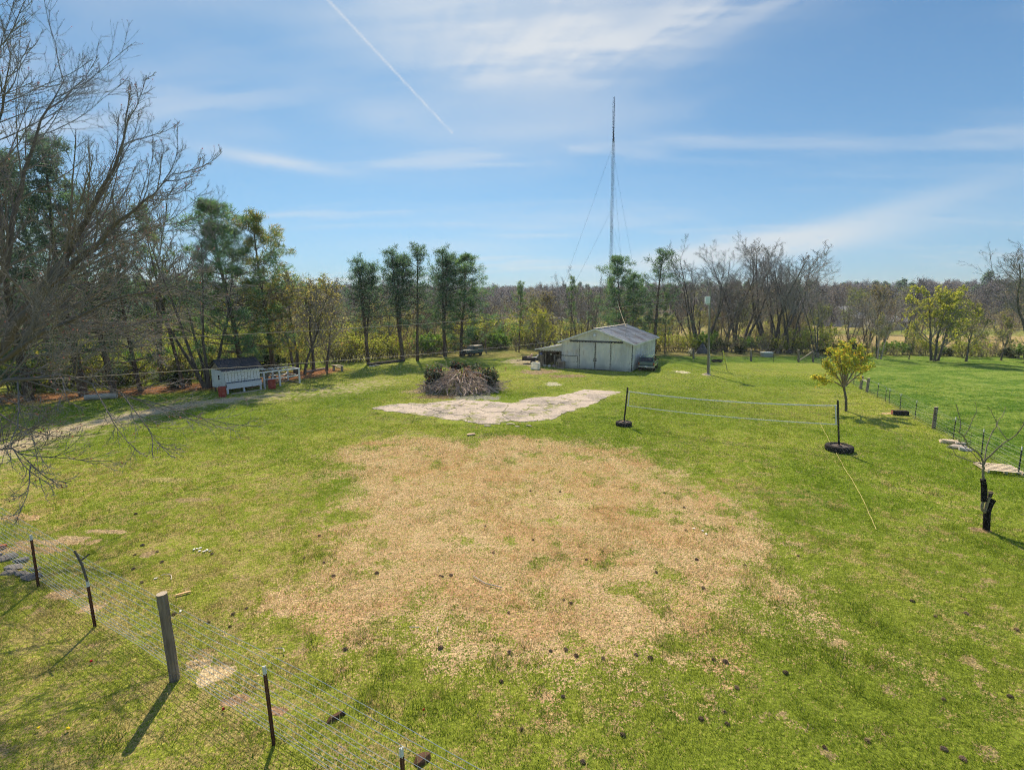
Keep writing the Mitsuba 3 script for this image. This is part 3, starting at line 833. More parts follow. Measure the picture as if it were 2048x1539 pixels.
# ---------------------------------------------------------------- chicken coop, run, barrels
def make_coop():
    o = np.array([-22.2, 38.2])
    ex = np.array([.58, .815])
    ang = math.atan2(ex[1], ex[0])
    M = place(o[0], o[1], 0, ang)
    Lx, Wy, zf, zw, za = 2.75, 2.1, .42, 1.86, 2.56
    root = thing('chicken_coop', 'white painted plank hen house on legs with a dark metal roof', 'hen house')

    def P(n, m, mat='mat_paint', **kw):
        return part(root, n, m, mat, M=M, **kw)
    n = 11
    for i in range(n):
        a = Lx * i / n
        P('wall_plank', box(a + .016, a + Lx / n - .016, -.025 - .004 * (i % 2), 0, .72, zw, .004))
    for i in range(5):
        a = Lx * i / 5
        P('back_plank', box(a + .006, a + Lx / 5 - .006, Wy, Wy + .02, zf, zw))
    P('backing', box(.02, Lx - .02, .004, Wy - .004, zf, zw - .02), 'mat_oldwood')
    for i in range(7):
        a = Wy * i / 7
        if i in (2, 3, 4):
            continue
        P('gable_plank', box(-.025, 0, a + .006, a + Wy / 7 - .006, zf - .02, zw, .004))
    k = P('door', box(-.035, 0, Wy * 2 / 7 + .012, Wy * 5 / 7 - .012, zf, zw - .08, .004))
    part(k, 'window_hole', box(-.042, -.035, Wy * .36, Wy * .46, 1.05, 1.38), 'mat_matte', M=M, color=(.015, .017, .02))
    for i in range(8):
        a, b = Wy * i / 8, Wy * (i + 1) / 8
        h = lambda y: zw + (za - zw) * (1 - abs(y - Wy / 2) / (Wy / 2)) - .03
        for x, nm in ((-.02, 'gable_board'), (Lx, 'gable_board')):
            P(nm, hullm([(x + q, y, z) for q in (0, .02) for y, z in ((a + .006, zw), (b - .006, zw), (b - .006, max(h(b), zw + .01)), (a + .006, max(h(a), zw + .01)))]), 'mat_matte', color=(.30, .25, .20), jitter=.4)
    sl = (za - zw) / (Wy / 2)
    for s in (0, 1):
        for i in range(3):
            a, b = -.28 + (Lx + .56) * i / 3, -.28 + (Lx + .56) * (i + 1) / 3
            m = ribbed(a, b - .003, 0, lambda q: 1, .24, .03)
            v = np.array(m[0])
            run = Wy / 2 + .20
            yy = Wy / 2 + (-1 if s == 0 else 1) * run * (1 - v[:, 2])
            P('roof_panel', (np.column_stack([v[:, 0], yy, za + .03 - sl * run * (1 - v[:, 2]) - v[:, 1]]), m[1]), 'mat_matte', color=(.045, .052, .075), jitter=.25)
    P('ridge_cap', box(-.28, Lx + .28, Wy / 2 - .1, Wy / 2 + .1, za + .045, za + .07), 'mat_metal', color=(.05, .06, .09))
    P('eave_board', box(-.26, Lx + .26, -.17, -.14, zw - .20, zw - .07))
    # nest boxes along the front, floor frame, legs
    P('nest_box', hullm([(x, y, z) for x in (.10, Lx + .06) for y, z in ((-.03, .48), (-.03, .84), (-.11, .48), (-.11, .80))]), 'mat_matte', color=(.58, .61, .66), jitter=.6)
    P('nest_lid', hullm([(x, y, z) for x in (.06, Lx + .10) for y, z in ((-.03, .86), (-.03, .89), (-.13, .81), (-.13, .84))]), 'mat_matte', color=(.10, .13, .18), jitter=.5)
    P('floor_beam', box(0, Lx + .05, -.14, -.08, .36, .47, .005))
    P('floor_frame', box(0, Lx, 0, Wy, zf - .08, zf - .004), 'mat_oldwood')
    for x in (.05, 1.3, 2.65):
        P('leg', box(x, x + .11, -.135, -.03, 0, .36, .005))
    for x in (.05, 2.6):
        P('leg', box(x, x + .11, Wy - .2, Wy - .09, 0, .35), 'mat_oldwood')
    P('ground_sill', box(.2, 2.9, -.52, -.42, -.02, .07, .01), 'mat_matte', color=(.42, .36, .28), jitter=.3)
    # run of white rails beyond the coop
    r2 = thing('chicken_run', 'open white timber frame of the hen run beside the hen house', 'hen run')
    x0, x1, y0, y1, ht = 2.95, 6.3, .15, 1.95, 1.28

    def Q(n, m, mat='mat_paint', **kw):
        return part(r2, n, m, mat, M=M, **kw)
    for x in (3.15, 4.5, x1):
        Q('post', box(x - .06, x + .06, y0 - .06, y0 + .06, 0, ht, .006))
    for x in (3.15, 4.9, x1):
        Q('post', box(x - .05, x + .05, y1 - .05, y1 + .05, 0, ht, .006))
    Q('rail', box(x0 - .15, x1 + .07, y0 - .05, y0 + .05, ht, ht + .11, .006))
    Q('rail', box(x0 - .15, x1 + .07, y1 - .05, y1 + .05, ht, ht + .10, .006))
    Q('rail', box(x1 - .05, x1 + .05, y0 + .06, y1 - .06, ht + .003, ht + .09, .006))
    Q('rail', box(4.5, 4.6, y0 + .06, y1 - .06, ht + .003, ht + .08))
    for a, b in ((3.22, 4.43), (4.57, x1 - .07)):
        Q('rail', box(a, b, y0 - .035, y0 + .035, .68, .76))
    Q('rail', box(x0, x1, y1 - .03, y1 + .03, .68, .75))
    Q('rail', box(x1 - .03, x1 + .03, y0 + .07, y1 - .06, .68, .75))
    Q('sill', box(3.2, x1, y1 - .06, y1 + .06, -.02, .1), 'mat_oldwood')
    Q('sill', box(x1 - .06, x1 + .06, y0 + .07, y1 - .07, -.02, .1), 'mat_oldwood')
    Q('ridge', bar((2.9, 1.05, ht + .32), (x1 - .4, 1.05, ht + .32), .05), 'mat_oldwood')
    Q('rafter', cat([bar((x, y0, ht + .1), (x, 1.05, ht + .3), .04) for x in (3.2, 4.4, 5.6)] + [bar((x, y1, ht + .1), (x, 1.05, ht + .3), .04) for x in (3.2, 4.4, 5.6)]), 'mat_oldwood')
    wires = [[(x, y1 + .06, .05), (x, y1 + .06, ht)] for x in np.arange(3.2, 6.3, .15)] + [[(3.1, y1 + .06, z), (6.3, y1 + .06, z)] for z in np.arange(.15, 1.25, .15)]
    Q('wire_netting', tubes(np.array(wires), .003, 3), 'mat_metal', color=(.4, .4, .4), kind='stuff')
    Q('brace_board', bar((3.6, 1.0, 0), (3.9, .9, 1.1), .28, .03), 'mat_oldwood')


make_coop()


def barrel(u, v, r, h, label):
    p = at(u, v)
    z = np.linspace(0, 1, 25)
    rr = r * (.90 + .10 * np.sin(np.pi * np.clip(z * 1.02, 0, 1)) ** .5)
    for c in (.04, .33, .66, .95):
        rr += r * .05 * np.exp(-((z - c) / .02) ** 2)
    prof = np.vstack([[0, 0], np.column_stack([rr, z * h]), [r * .86, h], [r * .84, h - .03], [0, h - .03]])
    k = thing('red_barrel', label, 'barrel', 'red barrels by the hen house')
    M = T().translate([p[0], p[1], -.01])
    part(k, 'drum', trimesh.creation.revolve(prof, sections=28), 'mat_satin', M=M, color=(.30, .035, .025), jitter=.35)
    part(k, 'bung', rot_mesh(trimesh.creation.cylinder(.035, .03, sections=10), yaw(0, (r * .5, 0, h - .015))), 'mat_satin', M=M, color=(.2, .02, .02))


barrel(445.5, 793, .275, .78, 'red barrel at the front corner of the hen house')
barrel(544.5, 777, .29, .78, 'red barrel standing inside the white hen run frame')

# ---------------------------------------------------------------- volleyball net on two tyre-based posts
def make_net():
    a, b = at(1247.3, 851), at(1678, 901)
    ta, tb = vp(1255.5, 774, a[1]), vp(1675.6, 800, b[1])
    na, nb = vp(1256.5, 781.5, a[1]), vp(1674, 809.5, b[1])
    ma, mb = vp(1254.2, 810.0, a[1]), vp(1675.4, 847.5, b[1])
    for p, top, r, w, lab in ((a, ta, .46, .26, 'black net post in the smaller tyre base, far end of the net'), (b, tb, .60, .30, 'black net post in the larger tyre base, near end of the net')):
        k = thing('net_post', lab, 'net post', 'posts of the lawn net')
        part(k, 'pole', tubes(np.array([p + [0, 0, .05], (p + top) / 2, top]), .045, 10, True), 'mat_satin', smooth=False, color=(.018, .018, .02))
        z = np.array([[.60, .02], [.85, 0], [.97, .12], [1, .3], [1, .7], [.97, .88], [.85, 1], [.66, .97], [.60, .8], [.57, .5], [.60, .02]])
        t = trimesh.creation.revolve(np.column_stack([z[:, 0] * r, z[:, 1] * w]), sections=40)
        v = np.array(t.vertices)
        an = np.arctan2(v[:, 1], v[:, 0])
        rad = np.hypot(v[:, 0], v[:, 1])
        v[:, :2] *= (1 + .012 * (np.sin(an * 40) > 0) * (rad > r * .95))[:, None]
        part(k, 'tyre', (v, t.faces), 'mat_matte', color=(.022, .022, .025), M=T().translate(p.tolist()), jitter=.4)
        part(k, 'fill', trimesh.creation.cylinder(r * .6, .10, sections=24), 'mat_matte', color=(.12, .11, .11), M=T().translate([p[0], p[1], w * .62]), jitter=.5)
        part(k, 'collar', trimesh.creation.cylinder(.10, .09, sections=14), 'mat_matte', color=(.30, .22, .16), M=T().translate([p[0], p[1], w * .62 + .08]))
    k = thing('volleyball_net', 'sagging volleyball net with thin white tapes strung between two black posts', 'net')
    t = np.linspace(0, 1, 25)[:, None]

    def tape(p, q, sag):
        c = p * (1 - t) + q * t
        c[:, 2] -= sag * 4 * (t * (1 - t))[:, 0]
        return c

    def strip(c, h, th=.012):
        n = np.array([.46, .88, 0]) * th / 2
        v = np.vstack([c - n, c + n, c + n - [0, 0, h], c - n - [0, 0, h]])
        m = len(c)
        i = np.arange(m - 1)
        f = np.vstack([np.stack([i + r_ * m, i + 1 + r_ * m, i + 1 + ((r_ + 1) % 4) * m, i + ((r_ + 1) % 4) * m], 1) for r_ in range(4)])
        return v, f
    up, lo = tape(na, nb, .17), tape(ma, mb, .12)
    part(k, 'top_tape', strip(up, .055), 'mat_matte', color=(.80, .80, .80))
    part(k, 'bottom_tape', strip(lo, .042), 'mat_matte', color=(.76, .76, .74))
    for p, q in ((na, ma), (nb, mb)):
        d = (nb - na) / np.linalg.norm(nb - na) * (.10 if p is na else -.10)
        part(k, 'side_sleeve', bar(p + d * .6, q + d * .6, .06, .02), 'mat_matte', color=(.72, .73, .74))
    s = np.linspace(.01, .99, 90)[:, None]
    P = np.stack([up[0] * (1 - s) + up[-1] * s - [0, 0, .05], lo[0] * (1 - s) + lo[-1] * s], 1)
    P[:, 0, 2] -= .17 * 4 * (s * (1 - s))[:, 0]
    P[:, 1, 2] -= .12 * 4 * (s * (1 - s))[:, 0]
    hz_ = np.stack([up * (1 - w) + lo * w for w in np.linspace(.1, .9, 8)])
    part(k, 'netting', join([tubes(P, .0022, 3), tubes(hz_, .0022, 3)]), 'mat_matte', color=(.03, .03, .03), kind='stuff')


make_net()

c = smoothline([at(*p, .045) for p in [(1641, 848), (1652, 868), (1663, 890), (1682, 922), (1690, 938), (1702, 955), (1715, 978), (1728, 1003), (1738, 1025), (1746, 1043), (1752, 1058)]], 60)
c[:, :2] += np.random.default_rng(4).normal(0, .006, (60, 2))
put(num('court_rope'), tubes(c, .008, 5), 'mat_matte', color=(.55, .49, .22))
tag('court_rope', 'thin yellow boundary rope lying slack on the lawn', 'rope')


# ---------------------------------------------------------------- fence posts and wire
def tpost_mesh(h, s=1.0):
    """A steel T-section stake with studs."""
    m = [box(-.028 * s, .028 * s, -.006, .006, 0, h), box(-.006, .006, -.03 * s, -.007, 0, h)]
    m += [box(-.02, .02, .007, .018, z, z + .025) for z in np.arange(.12, h - .05, .11)]
    return cat(m)


def fence_post(kind, base, top, label, group, yawd=0.0, col=(.035, .05, .045), tip=True, r=.075):
    base, top = np.asarray(base, float), np.asarray(top, float)
    d = top - base
    h = np.linalg.norm(d)
    M = place(base[0], base[1], float(hz(base[0], base[1])) - .02, yawd, 1, 1, (d[0] / h, d[1] / h))
    if kind == 'wood':
        k = thing('wooden_post', label, 'fence post', group)
        a = np.linspace(0, 2 * np.pi, 17)[:-1]
        z = np.linspace(0, h, 9)
        q = np.random.default_rng(int(abs(base[0] * 97 + base[1] * 31)))
        rr = r * (1 + .10 * q.normal(size=(1, 16)) * .4 + .05 * q.normal(size=(9, 16)) * .4)
        v = np.stack([rr * np.cos(a), rr * np.sin(a), np.broadcast_to(z[:, None], rr.shape)], -1).reshape(-1, 3)
        i, j = np.meshgrid(np.arange(8), np.arange(16), indexing='ij')
        f = np.stack([i * 16 + j, i * 16 + (j + 1) % 16, (i + 1) * 16 + (j + 1) % 16, (i + 1) * 16 + j], -1).reshape(-1, 4)
        part(k, 'post', (v, f), 'mat_oldwood', M=M)
        e = np.arange(1, 15)
        part(k, 'end_grain', (v[-16:], np.stack([e * 0, e, e + 1], 1)), 'mat_matte', M=M, color=(.40, .36, .30))
    else:
        k = thing('steel_post', label, 'fence post', group)
        part(k, 'stake', tpost_mesh(h - .14 if tip else h), 'mat_matte', M=M, color=col, jitter=.5)
        if tip:
            m = tpost_mesh(.14)
            m.apply_translation((0, 0, h - .14))
            part(k, 'tip', m, 'mat_matte', M=M, color=(.62, .66, .68))
    return k


def wire_fence(label, pts, heights, stay, r, off, col, group=None, jit=.01, stays_r=None):
    k = thing('wire_fence', label, 'wire fence', group)
    pts = [np.asarray(p, float) for p in pts]
    q = np.random.default_rng(len(pts))
    line = []
    for a, b in zip(pts[:-1], pts[1:]):
        n = max(3, int(np.linalg.norm(b - a) / .5))
        for t in np.arange(n) / n:
            line.append(a + (b - a) * t)
    line = np.array(line + [pts[-1]])
    d = unit(np.gradient(line, axis=0))
    line = line + np.column_stack([-d[:, 1], d[:, 0]]) * off
    g = hz(line[:, 0], line[:, 1])
    for h in heights:
        c = np.column_stack([line, g + h])
        wob = np.cumsum(q.normal(0, jit, len(line)))
        wob -= np.linspace(0, wob[-1], len(line))
        c[:, 2] += np.clip(wob, -.05, .05)
        c[:, :2] += q.normal(0, jit * .6, (len(line), 2))
        part(k, 'wire', tubes(c, r, 4), 'mat_metal', color=col)
    if stay:
        s = np.r_[0, np.cumsum(np.linalg.norm(np.diff(line, axis=0), axis=1))]
        u = np.arange(.05, s[-1], stay)
        x, y, z = np.interp(u, s, line[:, 0]), np.interp(u, s, line[:, 1]), np.interp(u, s, g)
        hh = np.linspace(heights[0], heights[-1], 3)
        P = np.stack([np.stack([x + q.normal(0, .006, len(u)), y, z + h], -1) for h in hh], 1)
        part(k, 'stay_wires', tubes(P, stays_r or r * .7, 3), 'mat_metal', color=col, kind='stuff')
    return k


def left_fence():
    A, B, C, D = at(548, 1490), at(350, 1357), at(190, 1252), at(77, 1172)
    E = D + (D - C) * 1.15
    N = A + (A - B) * .95
    rust = (.115, .055, .035)
    fence_post('wood', B, vp(323, 1183, B[1]), 'thick weathered wooden post of the near wire fence', None, r=.085)
    fence_post('steel', A, vp(528, 1330, A[1]), 'rusty steel stake with pale tip right of the thick wooden post', None, .5, rust)
    k = fence_post('steel', C, C + [-.05, .03, 1.1], 'rusty steel stake with a bent dead stick tied to its top', None, .5, rust)
    top = C + np.array([-.05, .03, 1.05])
    s1 = [top, vp(165, 1132, C[1]), vp(157, 1115, C[1]), vp(149, 1101, C[1])]
    part(k, 'stick', join([tubes(smoothline(s1, 10), .024, 6), tubes([vp(164, 1119, C[1]), vp(178, 1108, C[1])], .018, 5)]), 'mat_bark', color=(.12, .11, .10))
    fence_post('steel', D, vp(61, 1067, D[1]), 'rusty steel stake with pale tip beside the flagstones', None, .5, rust)
    fence_post('steel', N, N + [-.03, 0, 1.36], 'steel stake showing only its pale tip at the bottom edge', None, .5, rust)
    fence_post('steel', E, E + [-.03, 0, 1.3], 'rusty steel stake at the far left end of the near fence', None, .5, rust)
    hs = [.04, .14, .24, .35, .47, .60, .74, .89, 1.05, 1.22, 1.40, 1.52]
    N2 = N + (N - A) * .8
    wire_fence('near woven wire fence of thin pale wires crossing the lower left lawn', [E[:2], D[:2], C[:2], B[:2], A[:2], N[:2], N2[:2]], hs, .16, .0044, .10, (.70, .73, .70), jit=.008, stays_r=.0027)
    c = lambda *p: at(*p)
    # flagstones and bricks in the corner
    r = np.random.default_rng(8)
    for i, (u, v, lx, ly, lz) in enumerate([(14, 1118, .55, .40, .16), (45, 1122, .5, .3, .12), (30, 1135, .6, .35, .10), (48, 1148, .55, .3, .10), (64, 1155, .5, .35, .12), (70, 1138, .35, .22, .08), (18, 1147, .5, .3, .10), (-25, 1120, .7, .5, .2), (-20, 1150, .5, .4, .15)]):
        p = at(u, v)
        key = put(num('flagstone'), chunk(lx, ly, lz, 300 + i), 'mat_matte', color=np.array((.20, .20, .205)) * (.7 + .5 * r.random()), M=place(p[0], p[1], -.01, r.random() * .5 - .2), jitter=.5)
        tag(key, 'flat grey stone in the heap by the left fence', 'stone', 'grey stones heaped by the left fence')
    for i, (u, v) in enumerate([(3, 1098), (-14, 1103)]):
        p = at(u, v)
        key = put(num('brick'), box(-.12, .12, -.055, .055, 0, .075, .006), 'mat_matte', color=(.42, .13, .08), M=place(p[0], p[1], .02 + .04 * (1 - i), .3 + i), jitter=.4)
        tag(key, 'loose red brick lying behind the grey stones', 'brick', 'loose red bricks')


left_fence()


def right_fence():
    T_ = [((2035.7, 950.8), (2044, 891.6), 'dark steel stake behind the wooden pallet'), ((1962.5, 909), (1968, 856.7), 'dark steel stake seen through the pruned tree'), ((1905.4, 879), (1912, 832.8), 'dark steel stake behind the pale stones'),
          ((1829.5, 836.7), (1834, 799), 'dark steel stake next to the dark timber block'), ((1799.6, 819.3), (1802, 786.4), 'dark steel stake just beyond the dark timber block'), ((1777.8, 807.4), (1780, 776.9), 'second of two close steel stakes on the meadow fence'),
          ((1770, 803), (1772.7, 776), 'first of two close steel stakes on the meadow fence'), ((1753.6, 794.8), (1757.5, 765.5), 'dark steel stake nearest the pair of braced wooden posts'), ((1707, 768), (1709, 745), 'dark steel stake beyond the pair of braced wooden posts'),
          ((1678, 749), (1680, 728), 'far steel stake of the meadow fence behind the small tree'), ((1652, 735), (1653, 717), 'far steel stake of the meadow fence by the corner post'), ((1643, 731), (1644, 714), 'far short steel stake close to the corner post')]
    for b, t, lab in T_:
        b3 = at(*b)
        fence_post('steel', b3, vp(*t, b3[1]), lab, None, 1.1, (.030, .045, .045))
    for b, t, lab, r in (((1866.9, 856.7), (1872.6, 812.7), 'dark wooden post between two steel stakes of the meadow fence', .09), ((1733.6, 783.5), (1738, 755), 'nearer wooden post of the braced pair on the meadow fence', .10), ((1721, 777.5), (1725, 751), 'farther wooden post of the braced pair on the meadow fence', .10)):
        b3 = at(*b)
        fence_post('wood', b3, vp(*t, b3[1]), lab, None, r=r)
    p, q = at(1733.6, 783.5), at(1721, 777.5)
    key = put(num('fence_rail'), bar(p + [0, 0, .82], q + [0, 0, .82], .07), 'mat_matte', color=(.42, .40, .36), jitter=.3)
    tag(key, 'short pale rail joining the two braced fence posts', 'rail')
    wire_fence('long wire mesh fence between the lawn and the green meadow', FENCE_R, [.03, .16, .30, .45, .62, .80, .98, 1.14], .17, .0042, .06, (.22, .27, .26), jit=.006, stays_r=.0022)
    # back fence
    C = at(1626, 724)
    back = [((1626, 724), (1625.7, 702), 'wood', 'wooden corner post where the back fence meets the meadow fence'), ((1597, 724), (1597, 698.5), 'wood', 'wooden gate post left of the corner post with a slanting brace'), ((1547.5, 724), (1547.5, 704), 'steel', 'thin steel stake of the back fence by the white box'),
            ((1502, 722), (1502, 699.5), 'wood', 'wooden post in the middle of the back fence'), ((1444.5, 719), (1444.5, 698), 'steel', 'thin steel stake of the back fence by the guy wire'), ((1387, 716.5), (1387, 695.6), 'wood', 'wooden post of the back fence near the grey tarpaulin'),
            ((1330, 714), (1330, 702), 'steel', 'thin steel stake of the back fence right of the barn')]
    for b, t, kd, lab in back:
        b3 = at(*b)
        fence_post(kd, b3, vp(*t, b3[1]), lab, None, r=.12, tip=False)
    wire_fence('sparse wire fence along the back of the lawn right of the barn', W2([b[0] for b in back]), [.25, .6, .95, 1.25], 0, .006, .05, (.25, .25, .25), jit=.006)
    a, b = at(1597, 724), at(1626, 724)
    key = put(num('fence_brace'), bar(a + [0.15, 0, .25], b + [-.15, 0, 1.3], .10), 'mat_matte', color=(.34, .31, .27), jitter=.3)
    tag(key, 'slanting wooden brace between the corner post and gate post', 'brace')
    l = [((1002, 699), (1002, 686), 'thin dark post left of the trailer near the brush'), ((1031.8, 702.5), (1031.8, 684), 'dark wooden post behind the scrap trailer'), ((1073, 702), (1073, 692), 'short dark post behind the lean-to roof')]
    for b, t, lab in l:
        b3 = at(*b)
        fence_post('wood', b3, vp(*t, b3[1]), lab, None, r=.11)
    wire_fence('short run of wire fence behind the scrap trailer', W2([b[0] for b in l]), [.4, .8, 1.15], 0, .006, .05, (.25, .25, .25))


right_fence()


# ---------------------------------------------------------------- utility pole, wires, mast
def make_pole():
    b = at(1416, 749)
    t = vp(1420.5, 577, b[1])
    k = thing('utility_pole', 'tall wooden utility pole with a pale metal box standing on the back lawn', 'utility pole')
    part(k, 'shaft', tubes(np.array([b - [0, 0, .1], b * .5 + t * .5, t]), np.array([.125, .105, .085]), 14, True), 'mat_matte', color=(.20, .19, .15), jitter=.35)
    c = vp(1414, 600, b[1])
    part(k, 'box', box(-.28, .18, -.35, -.12, -.36, .36, .03), 'mat_satin', color=(.62, .70, .74), M=T().translate(c.tolist()))
    part(k, 'bracket', box(-.05, .25, -.2, .0, -.5, -.38), 'mat_metal', color=(.4, .4, .4), M=T().translate(c.tolist()))
    for i, z in enumerate((-.25, -.7, -1.15)):
        s = trimesh.creation.cylinder(.06, .12, sections=12)
        part(k, 'insulator', s, 'mat_satin', color=(.30, .22, .18), M=T().translate((t + np.array([-.16, 0, z])).tolist()))
    part(k, 'conduit', tubes([b + [.16, -.08, .1], c + [.2, -.05, -.4]], .03, 6), 'mat_satin', color=(.42, .43, .42))
    part(k, 'footing', chunk(.7, .55, .16, 77), 'mat_concrete', M=T().translate([b[0] - .1, b[1] - .05, .0]))
    g = at(1455, 743)
    key = put(num('guy_wire'), tubes(np.array([t + [.1, 0, -.4], g]), .012, 4), 'mat_metal', color=(.2, .2, .2))
    tag(key, 'steel guy wire slanting from the utility pole top to the ground', 'wire')
    part(key, 'guard', tubes(np.array([g + (t - g) * .015, g + (t - g) * .20]), .035, 6), 'mat_satin', color=(.14, .15, .12))
    part(key, 'marker', tubes(np.array([g + (t - g) * .11, g + (t - g) * .27]), .05, 6), 'mat_satin', color=(.55, .55, .12))
    # overhead lines
    def line(name, lab, a, b_, sag, r, col):
        s = np.linspace(0, 1, 40)[:, None]
        p = a * (1 - s) + b_ * s
        p[:, 2] -= sag * 4 * (s * (1 - s))[:, 0]
        key_ = put(num(name), tubes(p, r, 4), 'mat_matte', color=col)
        tag(key_, lab, 'wire')
    col = (.30, .29, .27)
    a0 = vp(-260, 700, 16.)
    line('overhead_wire', 'upper overhead wire running from the left to the utility pole', a0, t + [-.16, 0, -.7], .55, .013, col)
    e = bl(.6, -.1, 3.05)
    a1 = vp(-200, 775, 14.)
    line('overhead_wire', 'lower overhead wire running from the left to the barn', a1, e, .25, .013, col)
    m = bl(BW + .05, 1.02, 3.78)
    line('overhead_wire', 'slack wire from the barn service mast to the utility pole', m, t + [-.16, 0, -1.15], .9, .011, col)
    return t


POLE_TOP = make_pole()


def make_mast():
    y = 80.
    b = vp(1218, 690, y)
    b[2] = float(hz(b[0], b[1]))
    t = vp(1227, 276, y)
    tip = vp(1229, 194, y)
    k = thing('radio_mast', 'very tall thin lattice radio mast rising behind the barn roof', 'radio mast')
    H = t[2] - b[2]
    d = (t - b) / np.linalg.norm(t - b)
    R_ = .20
    legs = [np.array([R_ * math.cos(a), R_ * math.sin(a), 0]) for a in (math.radians(200), math.radians(320), math.radians(80))]
    for l in legs:
        part(k, 'leg', tubes(np.array([b + l, t + l]), .024, 6), 'mat_matte', color=(.13, .13, .14))
    n = int(H / .55)
    br = []
    for i in range(n):
        c0, c1 = b + (t - b) * i / n, b + (t - b) * (i + 1) / n
        for j in range(3):
            br += [[c0 + legs[j], c0 + legs[(j + 1) % 3]], [c0 + legs[j], c1 + legs[(j + 1) % 3]]]
    part(k, 'lattice_bracing', tubes(np.array(br), .011, 3), 'mat_matte', color=(.16, .16, .17), kind='stuff')
    part(k, 'antenna', tubes(np.array([t - d * .5, t + (tip - t) * .5, tip]), np.array([.10, .075, .04]), 8), 'mat_metal', color=(.10, .11, .14))
    for f in np.linspace(.08, .92, 8):
        c = t + (tip - t) * f
        part(k, 'dipole', tubes(np.array([c + [0, 0, -.25], c + [.20 if int(f * 100) % 2 else -.2, 0, -.25], c + [.20 if int(f * 100) % 2 else -.2, 0, .35], c + [0, 0, .35]]), .03, 5), 'mat_metal', color=(.12, .13, .15))
    part(k, 'base_block', box(-.6, .6, -.6, .6, -.3, .25, .03), 'mat_concrete', M=T().translate(b.tolist()))
    L, Rg = at(1077, 700), vp(1300, 697, 72.)
    L[2], Rg[2] = float(hz(*L[:2])), float(hz(*Rg[:2]))
    Bk = vp(1257, 668, 112.)
    Bk[2] = float(hz(*Bk[:2]))
    up = lambda v: b + (t - b) * np.clip((vp(1222, v, y)[2] - b[2]) / H, 0, 1)
    wires = [(up(288), L, 'upper left guy wire of the radio mast'), (up(417), L, 'lower left guy wire of the radio mast'), (up(305), Rg, 'upper right guy wire of the radio mast'), (up(438), Rg, 'lower right guy wire of the radio mast'),
             (up(322), Bk, 'upper rear guy wire of the radio mast'), (up(448), Bk, 'lower rear guy wire of the radio mast')]
    for a, g, lab in wires:
        s = np.linspace(0, 1, 14)[:, None]
        p = a * (1 - s) + g * s
        p[:, 2] -= .5 * 4 * (s * (1 - s))[:, 0]
        key = put(num('mast_guy'), tubes(p, .012, 4), 'mat_metal', color=(.22, .22, .23))
        tag(key, lab, 'wire')
    # feed cable from the mast to the barn roof
    a, e = vp(1227, 572, 78.), bl(BW - 1.1, 2.0, 4.45)
    s = np.linspace(0, 1, 20)[:, None]
    p = a * (1 - s) + e * s
    p[:, 2] -= .35 * 4 * (s * (1 - s))[:, 0]
    key = put(num('feed_cable'), tubes(p, .026, 5), 'mat_matte', color=(.40, .36, .28))
    tag(key, 'thick tan cable slanting from the radio mast down to the barn roof', 'cable')


make_mast()

